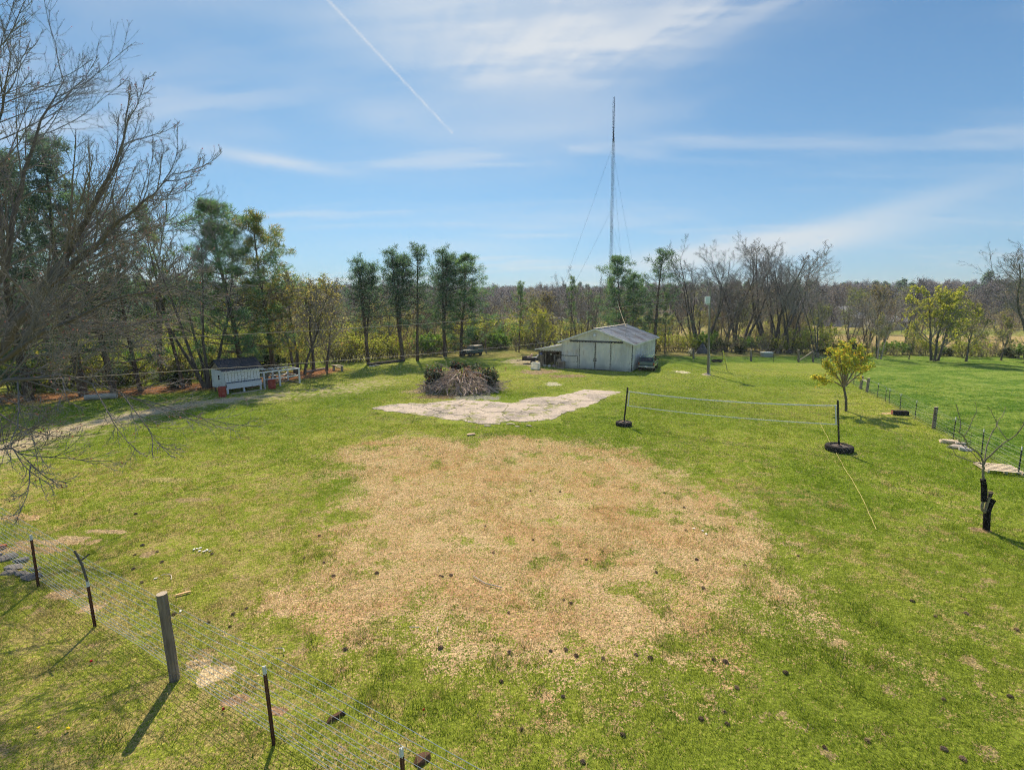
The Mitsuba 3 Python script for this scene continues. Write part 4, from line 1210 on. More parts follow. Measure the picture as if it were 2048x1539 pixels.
# ---------------------------------------------------------------- things lying by the right fence and on the lawn
def right_bits():
    # pallet
    a, b, c_, d_ = at(1946, 929), at(1999, 928), at(2030, 948), at(1974, 946)
    ex, ey = (d_ - a)[:2], (b - a)[:2]
    ang = math.atan2(ex[1], ex[0])
    w, l = float(np.linalg.norm(ex)), float(np.linalg.norm(ey))
    ex, ey = unit(ex), np.array([-unit(ex)[1], unit(ex)[0]])
    k = thing('wooden_pallet', 'pale wooden pallet lying flat on the grass by the meadow fence', 'pallet')
    M = place(a[0], a[1], .03, ang)
    w, l = max(w, 1.2), 1.25
    col = (.62, .54, .42)
    for y in (0, l / 2 - .04, l - .08):
        part(k, 'stringer', box(0, w, y, y + .08, .02, .10), 'mat_matte', M=M, color=np.array(col) * .85, jitter=.3)
    for i in range(6):
        x = (w - .13) * i / 5
        part(k, 'slat', box(x, x + .12, -.01, l + .01, .102, .125, .003), 'mat_matte', M=M, color=np.array(col) * (.85 + .2 * (i % 3) / 2), jitter=.3)
    for i, (u, v, lx, ly, lz, c) in enumerate([(1899, 886, .95, .45, .22, (.58, .49, .38)), (1914, 896, .85, .35, .20, (.52, .46, .40)), (1929, 900, .65, .40, .22, (.42, .42, .42)), (1921, 890, .7, .3, .2, (.34, .32, .30))]):
        p = at(u, v)
        key = put(num('fence_stone'), chunk(lx, ly, lz, 500 + i), 'mat_matte', color=c, M=place(p[0], p[1], 0, -.5 + .2 * i), jitter=.4)
        tag(key, ['broad tan flat stone, first of the stones by the meadow fence', 'pale flat stone lying against the broad tan stone', 'grey blocky stone at the near end of the fence stones', 'dark stone behind the pale flat stones at the fence'][i], 'stone')
    p = at(1800, 829)
    k = thing('timber_block', 'black timber block lying at the foot of the meadow fence', 'timber block')
    M = place(p[0], p[1], 0, -.25)
    part(k, 'beam', box(-.45, .42, -.16, .16, 0, .27, .02), 'mat_matte', M=M, color=(.03, .027, .025), jitter=.4)
    part(k, 'sawn_end', box(-.462, -.452, -.14, .14, .02, .25), 'mat_matte', M=M, color=(.30, .12, .08))
    p = at(941, 870)
    key = put(num('paving_stone'), chunk(.7, .32, .10, 611), 'mat_matte', color=(.48, .37, .28), M=place(p[0], p[1], 0, .5), jitter=.4)
    tag(key, 'loose tan slab on the grass in front of the concrete pad', 'stone')
    p, q = at(352, 1193), at(382, 1186)
    key = put(num('wood_lath'), bar(p + [0, 0, .05], q + [0, 0, .06], .05, .025), 'mat_matte', color=(.66, .45, .25), jitter=.3)
    tag(key, 'short fresh wooden lath lying on the lawn behind the fence', 'lath')
    c = smoothline([at(*z, .05) for z in [(946, 1151), (958, 1158), (972, 1166), (990, 1170), (1004, 1174)]], 14)
    key = put(num('fallen_branch'), tubes(c, .013, 5), 'mat_bark', color=(.42, .40, .36))
    tag(key, 'thin grey fallen branch lying on the dry patch', 'branch')
    for i, (pts, lab) in enumerate([([(322, 1150), (332, 1147), (342, 1158)], 'curled pale twig near the wooden lath'), ([(550, 1295), (564, 1295), (568, 1302)], 'bent pale twig behind the rusty stake'), ([(818, 1253), (838, 1253)], 'straight pale twig on the front edge of the dry patch'), ([(874, 1262), (876, 1252)], 'tiny upright twig on the front edge of the dry patch')]):
        c = smoothline([at(*z, .05) for z in pts], 8)
        key = put(num('twig'), tubes(c, .010, 4), 'mat_bark', color=(.58, .55, .48))
        tag(key, lab, 'twig')
    r = np.random.default_rng(12)
    for i, (u, v) in enumerate([(388, 1100), (394, 1098), (399, 1103), (408, 1104), (414, 1101), (420, 1103), (401, 1097), (312, 1158), (361, 1224), (1405, 1062), (1413, 1069), (1388, 1058)]):
        p = at(u, v)
        key = put(num('paper_scrap'), chunk(.10, .07, .03, 700 + i), 'mat_matte', color=(.74, .74, .74), M=place(p[0], p[1], .02, r.random() * 6))
        tag(key, 'small white scrap lying in the grass', 'scrap', 'white scraps in the grass')
    # two mole runs / burrows near the fence
    for (u, v, lx, ly, lab) in [(844, 1520, .34, .2, 'brown earth clod in the hole at the bottom edge'), (672, 1436, .42, .10, 'brown earth ridge by the wire fence')]:
        p = at(u, v)
        key = put(num('earth_clod'), chunk(lx, ly, .10, int(u)), 'mat_matte', color=(.10, .06, .04), M=place(p[0], p[1], -.01, .7), jitter=.5)
        tag(key, lab, 'earth clod')


right_bits()


def cone_mesh():
    """An opened pine cone: scales in spiral rows round a core."""
    ms = [(lambda m: m)(trimesh.creation.icosphere(1, .5))]
    ms[0].apply_scale([.7, .42, .42])
    V, F = [], []
    n = 64
    for i in range(n):
        t = (i + .5) / n
        a = i * 2.39996
        x = (t - .5) * .9
        rr = .42 * math.sqrt(max(0, 1 - (2 * t - 1) ** 2)) + .05
        o = np.array([0, math.cos(a), math.sin(a)])
        s = np.array([0, -math.sin(a), math.cos(a)])
        p = np.array([x, 0, 0])
        b = p + o * rr * .6
        e = p + o * (rr + .16) + [.10, 0, 0]
        k = len(V)
        V += [b - s * .06, b + s * .06, e + s * .10, e - s * .10, e + [-.06, 0, 0]]
        F += [[k, k + 1, k + 2], [k, k + 2, k + 3], [k + 3, k + 2, k + 4], [k, k + 3, k + 4], [k + 1, k + 4, k + 2]]
    ms.append(trimesh.Trimesh(np.array(V), np.array(F), process=False))
    return cat(ms)


def pine_cones():
    m = cone_mesh()
    col = np.tile(np.array([.20, .15, .115]), (len(m.vertices), 1))
    r = np.hypot(m.vertices[:, 1], m.vertices[:, 2])
    col = col * (0.6 + 1.5 * np.clip(r - .2, 0, .5))[:, None]
    base = mikit.ply(m, 'mat_matte', color=col)
    pts = [(1153, 1310), (1131, 1298), (1206, 1315), (1272, 1309), (1301, 1315), (1427, 1318), (1451, 1324), (1571, 1345), (1101, 1300), (1020, 1303), (1003, 1361), (1017, 1225), (1128, 1199), (1142, 1206), (1312, 1144), (1393, 1119), (1205, 1102), (1173, 1119),
           (880, 1153), (902, 1152), (885, 1154), (754, 1147), (648, 1127), (667, 1153), (608, 1118), (1371, 1060), (1368, 1015), (1329, 987), (1406, 1175), (1335, 1215), (1043, 1458), (1246, 1468), (1450, 1423), (1455, 1446), (1403, 1436), (1126, 1392),
           (1166, 1524), (1734, 1480), (1888, 1499), (1925, 1518), (1649, 1493), (1886, 1399), (2020, 1394), (1870, 1232), (1932, 1226), (2034, 1259), (1596, 1111), (1824, 1201), (1473, 1375), (270, 1110), (285, 1091), (314, 1104), (424, 1109), (479, 1102), (284, 1166),
           (324, 1125), (267, 1139), (466, 1228), (418, 1244), (460, 1252), (348, 1229), (493, 1217), (271, 1028), (690, 1298), (883, 1294), (880, 1295), (1061, 982), (1120, 983), (1066, 1080), (970, 1052), (987, 1105), (639, 1073), (602, 1024), (1490, 1130)]
    q = np.random.default_rng(21)
    for u, v in pts:
        p = at(u, v)
        s = .045 + .03 * q.random()
        a = q.random() * 6.28
        key = num('pine_cone')
        scene[key] = {**base, 'to_world': place(p[0], p[1], float(hz(p[0], p[1])) + s * .20, a, s * 1.3, s)}
        tag(key, 'dark open pine cone lying on the grass', 'pine cone', 'pine cones scattered over the lawn')
    # red camellia-like blooms dropped on the grass
    for u, v, c in [(183, 1326, (.32, .01, .02)), (847, 1423, (.28, .03, .015)), (447, 1422, (.30, .02, .015)), (78, 1461, (.7, .55, .02)), (137, 1461, (.7, .55, .02))]:
        p = at(u, v)
        key = put(num('fallen_petal'), chunk(.06, .05, .04, int(u)), 'mat_matte', color=c, M=T().translate([p[0], p[1], .04]))
        tag(key, 'small bright petal lying in the near grass', 'petal', 'petals in the near grass')


pine_cones()

# ---------------------------------------------------------------- plants: branch levels grown from parents
def sprout(r, P, R, count, t0, t1, a0, a1, ratio, n, up=0.0, wob=.12, rr=.55, taper=.25, shape=1.0, rmin=.004):
    """count children on each parent polyline; returns P (B*count, n, 3), R (B*count, n)."""
    B, m, _ = P.shape
    t = t0 + (t1 - t0) * (np.arange(count)[None] + r.random((B, count))) / count
    x = t * (m - 1)
    i = np.clip(x.astype(int), 0, m - 2)
    f = (x - i)[..., None]
    b = np.arange(B)[:, None]
    p = P[b, i] * (1 - f) + P[b, i + 1] * f
    tan = unit(P[b, i + 1] - P[b, i])
    ra = R[b, i] * (1 - f[..., 0]) + R[b, i + 1] * f[..., 0]
    L = np.linalg.norm(np.diff(P, axis=1), axis=2).sum(1)[:, None]
    q = r.normal(size=(B, count, 3))
    q = unit(q - (q * tan).sum(-1, keepdims=True) * tan)
    a = a0 + (a1 - a0) * r.random((B, count, 1))
    d = unit(np.cos(a) * tan + np.sin(a) * q)
    ln = L * ratio * (1 - shape * .65 * (t - t0) / max(t1 - t0, 1e-6)) * (.6 + .8 * r.random((B, count)))
    step = (ln / (n - 1))[..., None]
    out = [p]
    for _ in range(n - 1):
        p = p + d * step
        out.append(p)
        d = unit(d + wob * r.normal(size=d.shape) + np.array([0, 0, up]))
    C = np.stack(out, 2).reshape(B * count, n, 3)
    r0 = np.maximum(np.minimum(ra * rr, ra * .95), rmin).reshape(-1)
    rad = r0[:, None] * (1 - (1 - taper) * np.linspace(0, 1, n))[None]
    return C, np.maximum(rad, rmin * .5)


def walk(r, p, d, L, n, up=0.0, wob=.08):
    p, d = np.array(p, float), unit(np.array(d, float))
    out = [p.copy()]
    for _ in range(n - 1):
        p = p + d * L / (n - 1)
        out.append(p.copy())
        d = unit(d + wob * r.normal(size=3) + [0, 0, up])
    return np.array(out)


def leaves(r, c, d, n, L, w, spread, colors, quad=False, droop=0.0):
    """n small leaves (triangles, or diamonds) about every point c, pointing roughly along d."""
    c = np.repeat(c, n, 0)
    d = np.repeat(d, n, 0)
    o = unit(d * (1 - spread) + spread * 1.4 * r.normal(size=c.shape) + [0, 0, droop])
    s = unit(np.cross(o, r.normal(size=o.shape)))
    l = L * (.6 + .8 * r.random((len(c), 1)))
    ww = w * (.6 + .8 * r.random((len(c), 1)))
    b = c + r.normal(size=c.shape) * L * .35
    pick = colors[r.integers(0, len(colors), len(c))] * (.75 + .5 * r.random((len(c), 1)))
    if quad:
        V = np.stack([b, b + o * l * .5 - s * ww / 2, b + o * l, b + o * l * .5 + s * ww / 2], 1).reshape(-1, 3)
        i = np.arange(len(c))[:, None] * 4
        F = np.vstack([i + [0, 1, 2], i + [0, 2, 3]])
        return V, F, np.repeat(pick, 4, 0)
    V = np.stack([b - s * ww / 2, b + s * ww / 2, b + o * l], 1).reshape(-1, 3)
    return V, np.arange(len(V)).reshape(-1, 3), np.repeat(pick, 3, 0)


def shade(vf, col, r, amp=.35):
    """Bark colour per vertex with streaks."""
    v = vf[0]
    n = meshkit.fbm(v * [3, 3, 1.2], 3, 2)[:, None]
    return np.clip(np.asarray(col) * (1 + amp * 2 * (n - .5)), 0, 1)


def plyc(v, f, mat, col, smooth=False):
    return mikit.ply(trimesh.Trimesh(v, f, process=False), mat, smooth=smooth, color=col)


def grp(key, **parts):
    scene[key] = {'type': 'shapegroup', **parts}


TWIG, BARK, DARKBARK = (.25, .215, .185), (.155, .140, .125), (.095, .085, .078)


def bare_group(key, seed, H, r0, stems, spread, crown0=.28, twig=(.225, .212, .208), bark=DARKBARK, dens=1.0, up=.05, leafcol=None, leafn=0, leafL=.2, lean=0.0):
    """A leafless broadleaf tree: trunk, limbs, three levels of finer twigs; optional sparse young leaves."""
    r = np.random.default_rng(seed)
    main = []
    for s in range(stems):
        a = 2 * math.pi * (s + .5 * r.random()) / max(stems, 1)
        d = [spread * math.cos(a) + lean, spread * math.sin(a), 1]
        main.append(walk(r, [.25 * math.cos(a) * (stems > 1), .25 * math.sin(a) * (stems > 1), -.2], d, H * (.78 + .2 * r.random()), 12, .04, .07))
    P0 = np.array(main)
    R0 = np.tile(np.linspace(1, .16, 12)[None] * r0 / (stems ** .35), (stems, 1))
    R0[:, 0] *= 1.35
    P1, R1 = sprout(r, P0, R0, int(16 * dens), crown0, .99, .35, .95, .52, 8, up, .12, .62)
    P2, R2 = sprout(r, P1, R1, 8, .2, 1, .35, .9, .45, 5, up, .14, .6, rmin=.020)
    P3, R3 = sprout(r, P2, R2, 5, .15, 1, .35, .95, .5, 4, up, .16, .7, rmin=.017)
    P4, R4 = sprout(r, P3, R3, 3 if leafn else 2, .2, 1, .35, .9, .6, 2, up, .1, .8, rmin=.014)
    tr = tubes(P0, R0, 8)
    lim = join([tubes(P1, R1, 4), tubes(P2, R2, 3), tubes(P3, R3, 3), tubes(P4, R4, 3)])
    kw = {'trunk': plyc(*tr, 'mat_bark', shade(tr, bark, r), True), 'branches': plyc(*lim, 'mat_bark', shade(lim, twig, r, .3))}
    if leafn:
        e = P4[:, -1]
        v, f, c = leaves(r, e, unit(P4[:, -1] - P4[:, 0]), leafn, leafL, leafL * .6, .6, np.array(leafcol), True)
        kw['crown'] = plyc(v, f, 'mat_leaf', c)
    grp(key, **kw)


def pine_group(key, seed, H, r0, base, Lmax, whorls=17, per=5, cols=((.045, .085, .04), (.055, .10, .045), (.035, .07, .04)), clump=7, nl=.42, top=1.0, open_=.0, forks=1):
    r = np.random.default_rng(seed)
    st = []
    for k in range(forks):
        a = r.random() * 6.28
        if k == 0:
            st.append(walk(r, [0, 0, -.2], [.02, 0, 1], H, 14, .03, .02))
        else:
            b = st[0][2 + k]
            st.append(walk(r, b, [.22 * math.cos(a), .22 * math.sin(a), 1], (H - b[2]) * (.95 - .05 * k), 14, .12, .03))
    P1s, R1s = [], []
    for k, s in enumerate(st):
        for w in range(whorls):
            t = base + (1 - base) * (w + .6 * r.random()) / whorls
            if r.random() < open_ * (1 - t):
                continue
            x = t * 13
            i = min(int(x), 12)
            p = s[i] + (s[i + 1] - s[i]) * (x - i)
            u_ = (t - base) / (1 - base)
            L = Lmax * (min(1, .75 + 1.4 * u_) * (1 - u_) ** .62 + .10) * top
            a0 = r.random() * 6.28
            for j in range(per):
                a = a0 + 6.283 * j / per + r.normal(0, .25)
                el = -.08 + .95 * u_ + r.normal(0, .14)
                P1s.append(walk(r, p, [math.cos(a) * math.cos(el), math.sin(a) * math.cos(el), math.sin(el)], L * (.28 + 1.1 * r.random() ** 1.3), 6, .08, .10))
                R1s.append(np.linspace(.055, .015, 6) * (1.3 - u_))
    P1, R1 = np.array(P1s), np.array(R1s)
    P2, R2 = sprout(r, P1, R1, 6, .42, 1, .35, .85, .36, 4, .10, .10, .6, rmin=.010)
    tr = join([tubes(s, np.linspace(1, .12, 14) * r0 * (1 if k == 0 else .6), 8) for k, s in enumerate(st)])
    br = join([tubes(P1, R1, 4), tubes(P2, R2, 3)])
    e = np.concatenate([P2[:, -1], P2[:, -2], P1[:, -1]])
    d = np.concatenate([unit(P2[:, -1] - P2[:, -2])] * 2 + [unit(P1[:, -1] - P1[:, -2])])
    v, f, c = leaves(r, e, d + [0, 0, .35], clump, nl, nl * .13, .62, np.array(cols))
    grp(key, trunk=plyc(*tr, 'mat_bark', shade(tr, (.10, .075, .06), r), True), branches=plyc(*br, 'mat_bark', shade(br, (.13, .11, .095), r)), crown=plyc(v, f, 'mat_leaf', c))


def bush_group(key, seed, H, stems, leafcol, n=5, L=.16, dens=1.0, twig=(.16, .14, .10)):
    r = np.random.default_rng(seed)
    P0 = np.array([walk(r, [r.normal(0, .5), r.normal(0, .5), -.1], [r.normal(0, .35), r.normal(0, .35), 1], H * (.6 + .5 * r.random()), 7, .02, .12) for _ in range(stems)])
    R0 = np.tile(np.linspace(.045, .012, 7), (stems, 1))
    P1, R1 = sprout(r, P0, R0, 7, .15, 1, .4, 1.0, .42, 5, .04, .16, .6, rmin=.009)
    P2, R2 = sprout(r, P1, R1, 5, .2, 1, .4, 1.0, .5, 3, .02, .18, .7, rmin=.007)
    br = join([tubes(P0, R0, 4), tubes(P1, R1, 3), tubes(P2, R2, 3)])
    keep = r.random(len(P2)) < dens
    e, d = P2[keep][:, -1], unit(P2[keep][:, -1] - P2[keep][:, 0])
    e = np.concatenate([e, P2[keep][:, 1]])
    d = np.concatenate([d, d])
    v, f, c = leaves(r, e, d, n, L, L * .6, .7, np.array(leafcol), True)
    grp(key, stems=plyc(*br, 'mat_bark', shade(br, twig, r)), leaves=plyc(v, f, 'mat_leaf', c))


GREY_TWIG = (.20, .175, .155)
bare_group('bare_a', 11, 15, .34, 4, .30, .34, dens=.62)
bare_group('bare_b', 12, 15, .30, 4, .40, .38, dens=.60)
bare_group('bare_c', 13, 15, .34, 5, .46, .42, dens=.55)
bare_group('bare_d', 14, 9, .16, 1, .05, .25, twig=(.24, .20, .16), dens=1.0)
bare_group('bare_e', 15, 15, .26, 3, .16, .42, dens=.65, lean=.30)
SPRING = ((.46, .50, .05), (.38, .46, .06), (.52, .52, .09))
OLIVE = ((.30, .33, .09), (.36, .36, .13), (.24, .28, .08))
GOLD = ((.46, .42, .12), (.40, .40, .13), (.34, .34, .12))
bare_group('spring_a', 21, 9, .20, 3, .17, .20, dens=.75, leafcol=SPRING, leafn=2, leafL=.18)
bare_group('spring_b', 22, 8, .14, 1, .06, .25, dens=.8, leafcol=OLIVE, leafn=1, leafL=.19)
bare_group('spring_c', 23, 8, .13, 3, .14, .25, dens=.8, leafcol=GOLD, leafn=1, leafL=.11)
bare_group('white_a', 24, 12, .17, 2, .10, .35, twig=(.36, .33, .29), bark=(.30, .27, .23), dens=.7)
PG = ((.13, .27, .13), (.16, .30, .13), (.10, .22, .13), (.19, .30, .10))
YG = ((.17, .27, .07), (.26, .30, .07), (.13, .22, .08), (.42, .31, .06))
DG = ((.10, .175, .12), (.12, .205, .125), (.09, .15, .115))
pine_group('pine_full', 31, 15, .22, .14, 4.6, 19, 6, PG, 11, open_=.10)
pine_group('pine_yellow', 32, 15, .20, .20, 4.5, 16, 6, YG, 9, open_=.25)
pine_group('pine_dark', 33, 15, .24, .12, 4.2, 18, 5, DG, 7, open_=.3)
pine_group('pine_top', 34, 15, .24, .30, 4.0, 15, 5, DG + PG[:2], 5, .45, open_=.5)
pine_group('pine_fork', 35, 15, .26, .30, 3.5, 14, 5, PG[:3] + DG, 4, .45, open_=.4, forks=3)
pine_group('pine_thin', 36, 15, .17, .28, 3.2, 14, 4, PG + YG[:2], 7, .42, open_=.5)
SCRUB = ((.36, .46, .06), (.42, .48, .08), (.28, .38, .055), (.46, .44, .10))
GREEN = ((.14, .30, .05), (.18, .34, .055), (.11, .24, .05), (.28, .38, .07))
DARK = ((.03, .06, .025), (.045, .08, .03), (.06, .10, .035))
bush_group('bush_a', 41, 3.6, 11, SCRUB, 4, .15, .8)
bush_group('bush_b', 42, 4.2, 9, SCRUB + OLIVE, 3, .14, .7)
bush_group('bush_c', 43, 2.6, 10, GREEN, 6, .17, 1.0)
bush_group('bush_d', 44, 3.6, 12, OLIVE, 2, .12, .3, (.22, .19, .15))
bush_group('bush_e', 45, 2.0, 9, DARK, 7, .15, 1.0)

rp = np.random.default_rng(99)


def inst(key, group, M):
    scene[key] = {'type': 'instance', 'group': {'type': 'ref', 'id': group}, 'to_world': M}


HREF = {'bare_d': 9, 'spring_a': 9, 'spring_b': 8, 'spring_c': 8, 'white_a': 12, 'bush_a': 3.6, 'bush_b': 4.2, 'bush_c': 2.6, 'bush_d': 3.6, 'bush_e': 2.0}


def stand(name, group, u, vb, vt, label, catg, lean=0.0, wide=1.0, y=None, grp_=None, rot=None):
    """A tree whose foot is where (u, vb) meets the ground (or at depth y) and whose top reaches vt."""
    if y is None:
        b = at(u, vb)
    else:
        b = vp(u, 700, y)
    z = float(hz(b[0], b[1]))
    top = vp(u, vt, b[1])
    s = (top[2] - z) / HREF.get(group, 15) / .97
    key = num(name)
    inst(key, group, place(b[0], b[1], z, rp.random() * 6.28 if rot is None else rot, s * wide, s, (lean, 0)))
    tag(key, label, catg, grp_)
    return b


# pines and broadleaf trees along the left edge, from near to far
for u, vb, vt, g, lean, w, lab in [
    (168, 791, 300, 'pine_dark', -.06, 1.1, 'dark pine with a leaning trunk, leftmost of the trunks seen through the bare tree'),
    (60, 800, 320, 'pine_dark', -.05, 1.15, 'dark dense pine behind the middle of the big bare tree'),
    (-70, 812, 250, 'pine_dark', -.03, 1.2, 'dark dense pine at the left edge of the photo'),
    (112, 775, 350, 'pine_dark', -.05, 1.0, 'dark pine standing back between the two leftmost pines'),
    (230, 790, 405, 'pine_top', -.10, 1.1, 'pine with a stout bare leaning trunk behind the bare tree twigs'),
    (281, 781, 440, 'pine_dark', -.10, .8, 'slim dark pine left of the leaning double trunks'),
    (327, 763, 455, 'bare_d', -.10, 1.0, 'slim grey bare tree between two pine trunks left of the hen house'),
    (368, 777, 425, 'pine_thin', -.12, .9, 'thin pine with long bare leaning trunk left of the hen house'),
    (416, 775, 440, 'bare_c', -.05, .75, 'tall bare forked tree just behind the hen house'),
    (487, 766, 425, 'pine_full', -.03, 1.2, 'tallest green pine behind the hen house roof'),
    (547, 757, 447, 'pine_yellow', -.02, 1.2, 'pine with yellowing top right of the tallest green pine'),
    (600, 748, 545, 'spring_c', -.05, 1.3, 'olive budding tree with twin dark trunks right of the hen run'),
    (628, 742, 560, 'spring_b', .05, 1.1, 'thin budding tree beside the twin trunk olive tree'),
    (654, 741, 575, 'bare_d', 0, .9, 'slender bare sapling in front of the scrub by the log'),
    (737, 729, 520, 'pine_fork', -.04, 1.0, 'pine with two bare trunks and a flat tuft crown, left of the pine row'),
    (806, 722, 503, 'pine_fork', -.05, 1.15, 'stout pine with several dark stems in the middle of the pine row'),
    (835, 721, 498, 'pine_top', .0, .95, 'slim straight pine with a high crown in the pine row'),
    (890, 712, 502, 'pine_fork', .02, 1.1, 'pine with pale grey lower trunk left of the old truck'),
    (922, 712, 520, 'pine_full', .02, 1.3, 'bushy dark pine beside the old truck'),
]:
    stand('pine_tree' if g.startswith('pine') else 'bare_tree' if g.startswith('bare') else 'budding_tree', g, u, vb, vt, lab, 'pine tree' if g.startswith('pine') else 'tree', lean, w)
# behind the barn and along the back
for u, y, vt, g, lean, w, lab in [
    (1038, 71, 570, 'pine_thin', 0, 1.0, 'lone slim pine with orange tinged side branch left of the barn'),
    (1082, 70, 617, 'spring_a', 0, .8, 'round light green tree left behind the lean-to'),
    (1140, 72, 560, 'pine_thin', .03, .8, 'thin leaning pine with sparse yellow green sprays behind the barn'),
    (1165, 73, 556, 'bare_b', .02, .9, 'spreading bare tree behind the left part of the barn roof'),
    (1195, 88, 575, 'bare_d', 0, 1.2, 'small bare tree beside the mast behind the barn'),
    (1244, 71, 522, 'pine_full', 0, 1.25, 'bright green pine just right of the radio mast'),
    (1264, 74, 556, 'pine_full', 0, 1.1, 'shorter green pine half hidden behind the bright green pine'),
    (1308, 70, 509, 'pine_top', .0, 1.25, 'tall pine with two bare trunks right of the barn'),
    (1330, 69, 590, 'pine_thin', .0, .9, 'low thin pine with drooping boughs right of the two trunk pine'),
    (1388, 76, 530, 'bare_e', -.30, .9, 'bare tree leaning left, left of the utility pole'),
    (1402, 74, 503, 'bare_b', .02, 1.1, 'bare tree with upright limbs behind the utility pole'),
    (1447, 74, 560, 'bare_d', .02, 1.4, 'dense small bare tree right of the utility pole'),
    (1478, 75, 495, 'bare_a', .0, 1.15, 'tall broad bare tree, first right of the utility pole'),
    (1515, 79, 545, 'white_a', -.02, .8, 'pale barked bare tree between the two tallest bare trees'),
    (1540, 75, 487, 'bare_c', .05, 1.35, 'tallest and broadest bare tree in the back row'),
    (1558, 72, 520, 'bare_e', -.10, .9, 'bare tree with slanting trunk right of the tallest bare tree'),
    (1580, 70, 502, 'bare_e', .05, .9, 'bare tree leaning right with a wind swept crown'),
    (1600, 78, 600, 'bare_d', 0, 1.3, 'low bare thorny tree behind the gate brace'),
    (1637, 64, 557, 'bare_e', -.08, .75, 'dark crooked bare tree near the fence corner'),
    (1760, 62, 590, 'white_a', .10, .9, 'grey bare tree with crossing limbs at the back of the meadow'),
    (1755, 63, 625, 'spring_b', .0, 1.0, 'small grey green tree with dark foot at the meadow edge'),
    (1820, 62, 640, 'spring_b', .1, .7, 'small multi stemmed budding tree by the meadow edge'),
    (1872, 60.5, 571, 'spring_a', .02, 1.05, 'bright yellow green tree at the back of the meadow'),
    (1935, 60, 600, 'spring_b', .0, 1.0, 'olive tree right of the bright yellow green tree'),
    (2005, 61, 630, 'spring_b', .0, 1.0, 'low green tree near the right edge of the meadow'),
    (2062, 58, 490, 'bare_e', -.22, 1.2, 'big bare tree leaning left at the right edge'),
    (2120, 60, 480, 'bare_b', -.1, 1.2, 'big bare tree just outside the right edge'),
    (1905, 75, 600, 'bare_d', 0, 1.5, 'grey bare tree behind the bright yellow green tree'),
    (1700, 85, 585, 'bare_b', 0, .8, 'small bare tree beyond the fence corner'),
    (1735, 80, 595, 'bare_a', 0, .8, 'bare tree between the fence corner and the meadow trees'),
]:
    nm, ct = ('pine_tree', 'pine tree') if g.startswith('pine') else ('bare_tree', 'tree') if g[:4] in ('bare', 'whit') else ('budding_tree', 'tree')
    stand(nm, g, u, 0, vt, lab, ct, lean, w, y)

# scrub between and behind the trunks
def scrub():
    r = np.random.default_rng(31)
    rows = []
    for u in np.arange(40, 640, 20):
        v = np.interp(u, [0, 170, 290, 420, 560, 640], [790, 782, 770, 764, 748, 736])
        rows.append((u + r.normal(0, 5), v - 3 - 14 * r.random(), r.choice(['bush_a', 'bush_a', 'bush_b', 'bush_c', 'bush_d']), .75 + .45 * r.random()))
    for u in np.arange(20, 640, 26):
        v = np.interp(u, [0, 170, 290, 420, 560, 640], [760, 752, 742, 734, 722, 712])
        rows.append((u + r.normal(0, 6), v + r.normal(0, 4), r.choice(['bush_a', 'bush_b', 'bush_d', 'bush_d']), .8 + .5 * r.random()))
    for u in np.arange(650, 935, 13):
        v = np.interp(u, [640, 740, 900, 960], [736, 726, 708, 702])
        rows.append((u + r.normal(0, 4), v - 1 - 9 * r.random(), r.choice(['bush_a', 'bush_d', 'bush_d', 'bush_c', 'bush_b', 'bush_d']), .6 + .6 * r.random()))
    for u in np.arange(955, 1100, 14):
        rows.append((u + r.normal(0, 4), 699 - 8 * r.random(), r.choice(['bush_c', 'bush_d', 'bush_a', 'bush_b']), .8 + .6 * r.random()))
    for u in np.arange(1300, 1640, 13):
        rows.append((u + r.normal(0, 4), 703 - 7 * r.random() + .02 * (u - 1300), r.choice(['bush_a', 'bush_c', 'bush_d', 'bush_d', 'bush_b', 'bush_e']), .6 + .6 * r.random()))
    for u in np.arange(1640, 2090, 15):
        rows.append((u + r.normal(0, 4), 712 + .016 * (u - 1640) - 6 * r.random(), r.choice(['bush_c', 'bush_d', 'bush_d', 'bush_a', 'bush_e', 'bush_d']), .45 + .45 * r.random()))
    lab = {'bush_a': 'yellow green leafing scrub bush in the strip of undergrowth', 'bush_b': 'tall loose olive and yellow scrub bush in the undergrowth', 'bush_c': 'bright green leafy bush in the undergrowth', 'bush_d': 'nearly bare grey brown thicket bush in the undergrowth', 'bush_e': 'dark green low bush in the undergrowth'}
    for u, v, g, s in rows:
        b = at(u, v)
        key = num('scrub_bush')
        inst(key, str(g), place(b[0], b[1], float(hz(b[0], b[1])) - .05, r.random() * 6.28, s * 1.1, s))
        tag(key, lab[g], 'bush', {'bush_a': 'yellow green scrub bushes', 'bush_b': 'olive scrub bushes', 'bush_c': 'bright green bushes', 'bush_d': 'grey brown thicket bushes', 'bush_e': 'dark low bushes'}[g])
    for u, v, g, s, l in [(985, 700, 'bush_c', 1.1, 'bright green bush just right of the old truck'), (355, 775, 'bush_e', .9, 'dark shrub between the pine trunks left of the hen house'), (540, 745, 'bush_e', 1.3, 'dark evergreen shrub behind the hen run'), (1700, 712, 'bush_e', 1.2, 'dark shrub behind the small golden tree')]:
        b = at(u, v)
        key = num('shrub')
        inst(key, g, place(b[0], b[1], 0, r.random() * 6.28, s * 1.1, s))
        tag(key, l, 'shrub')


scrub()


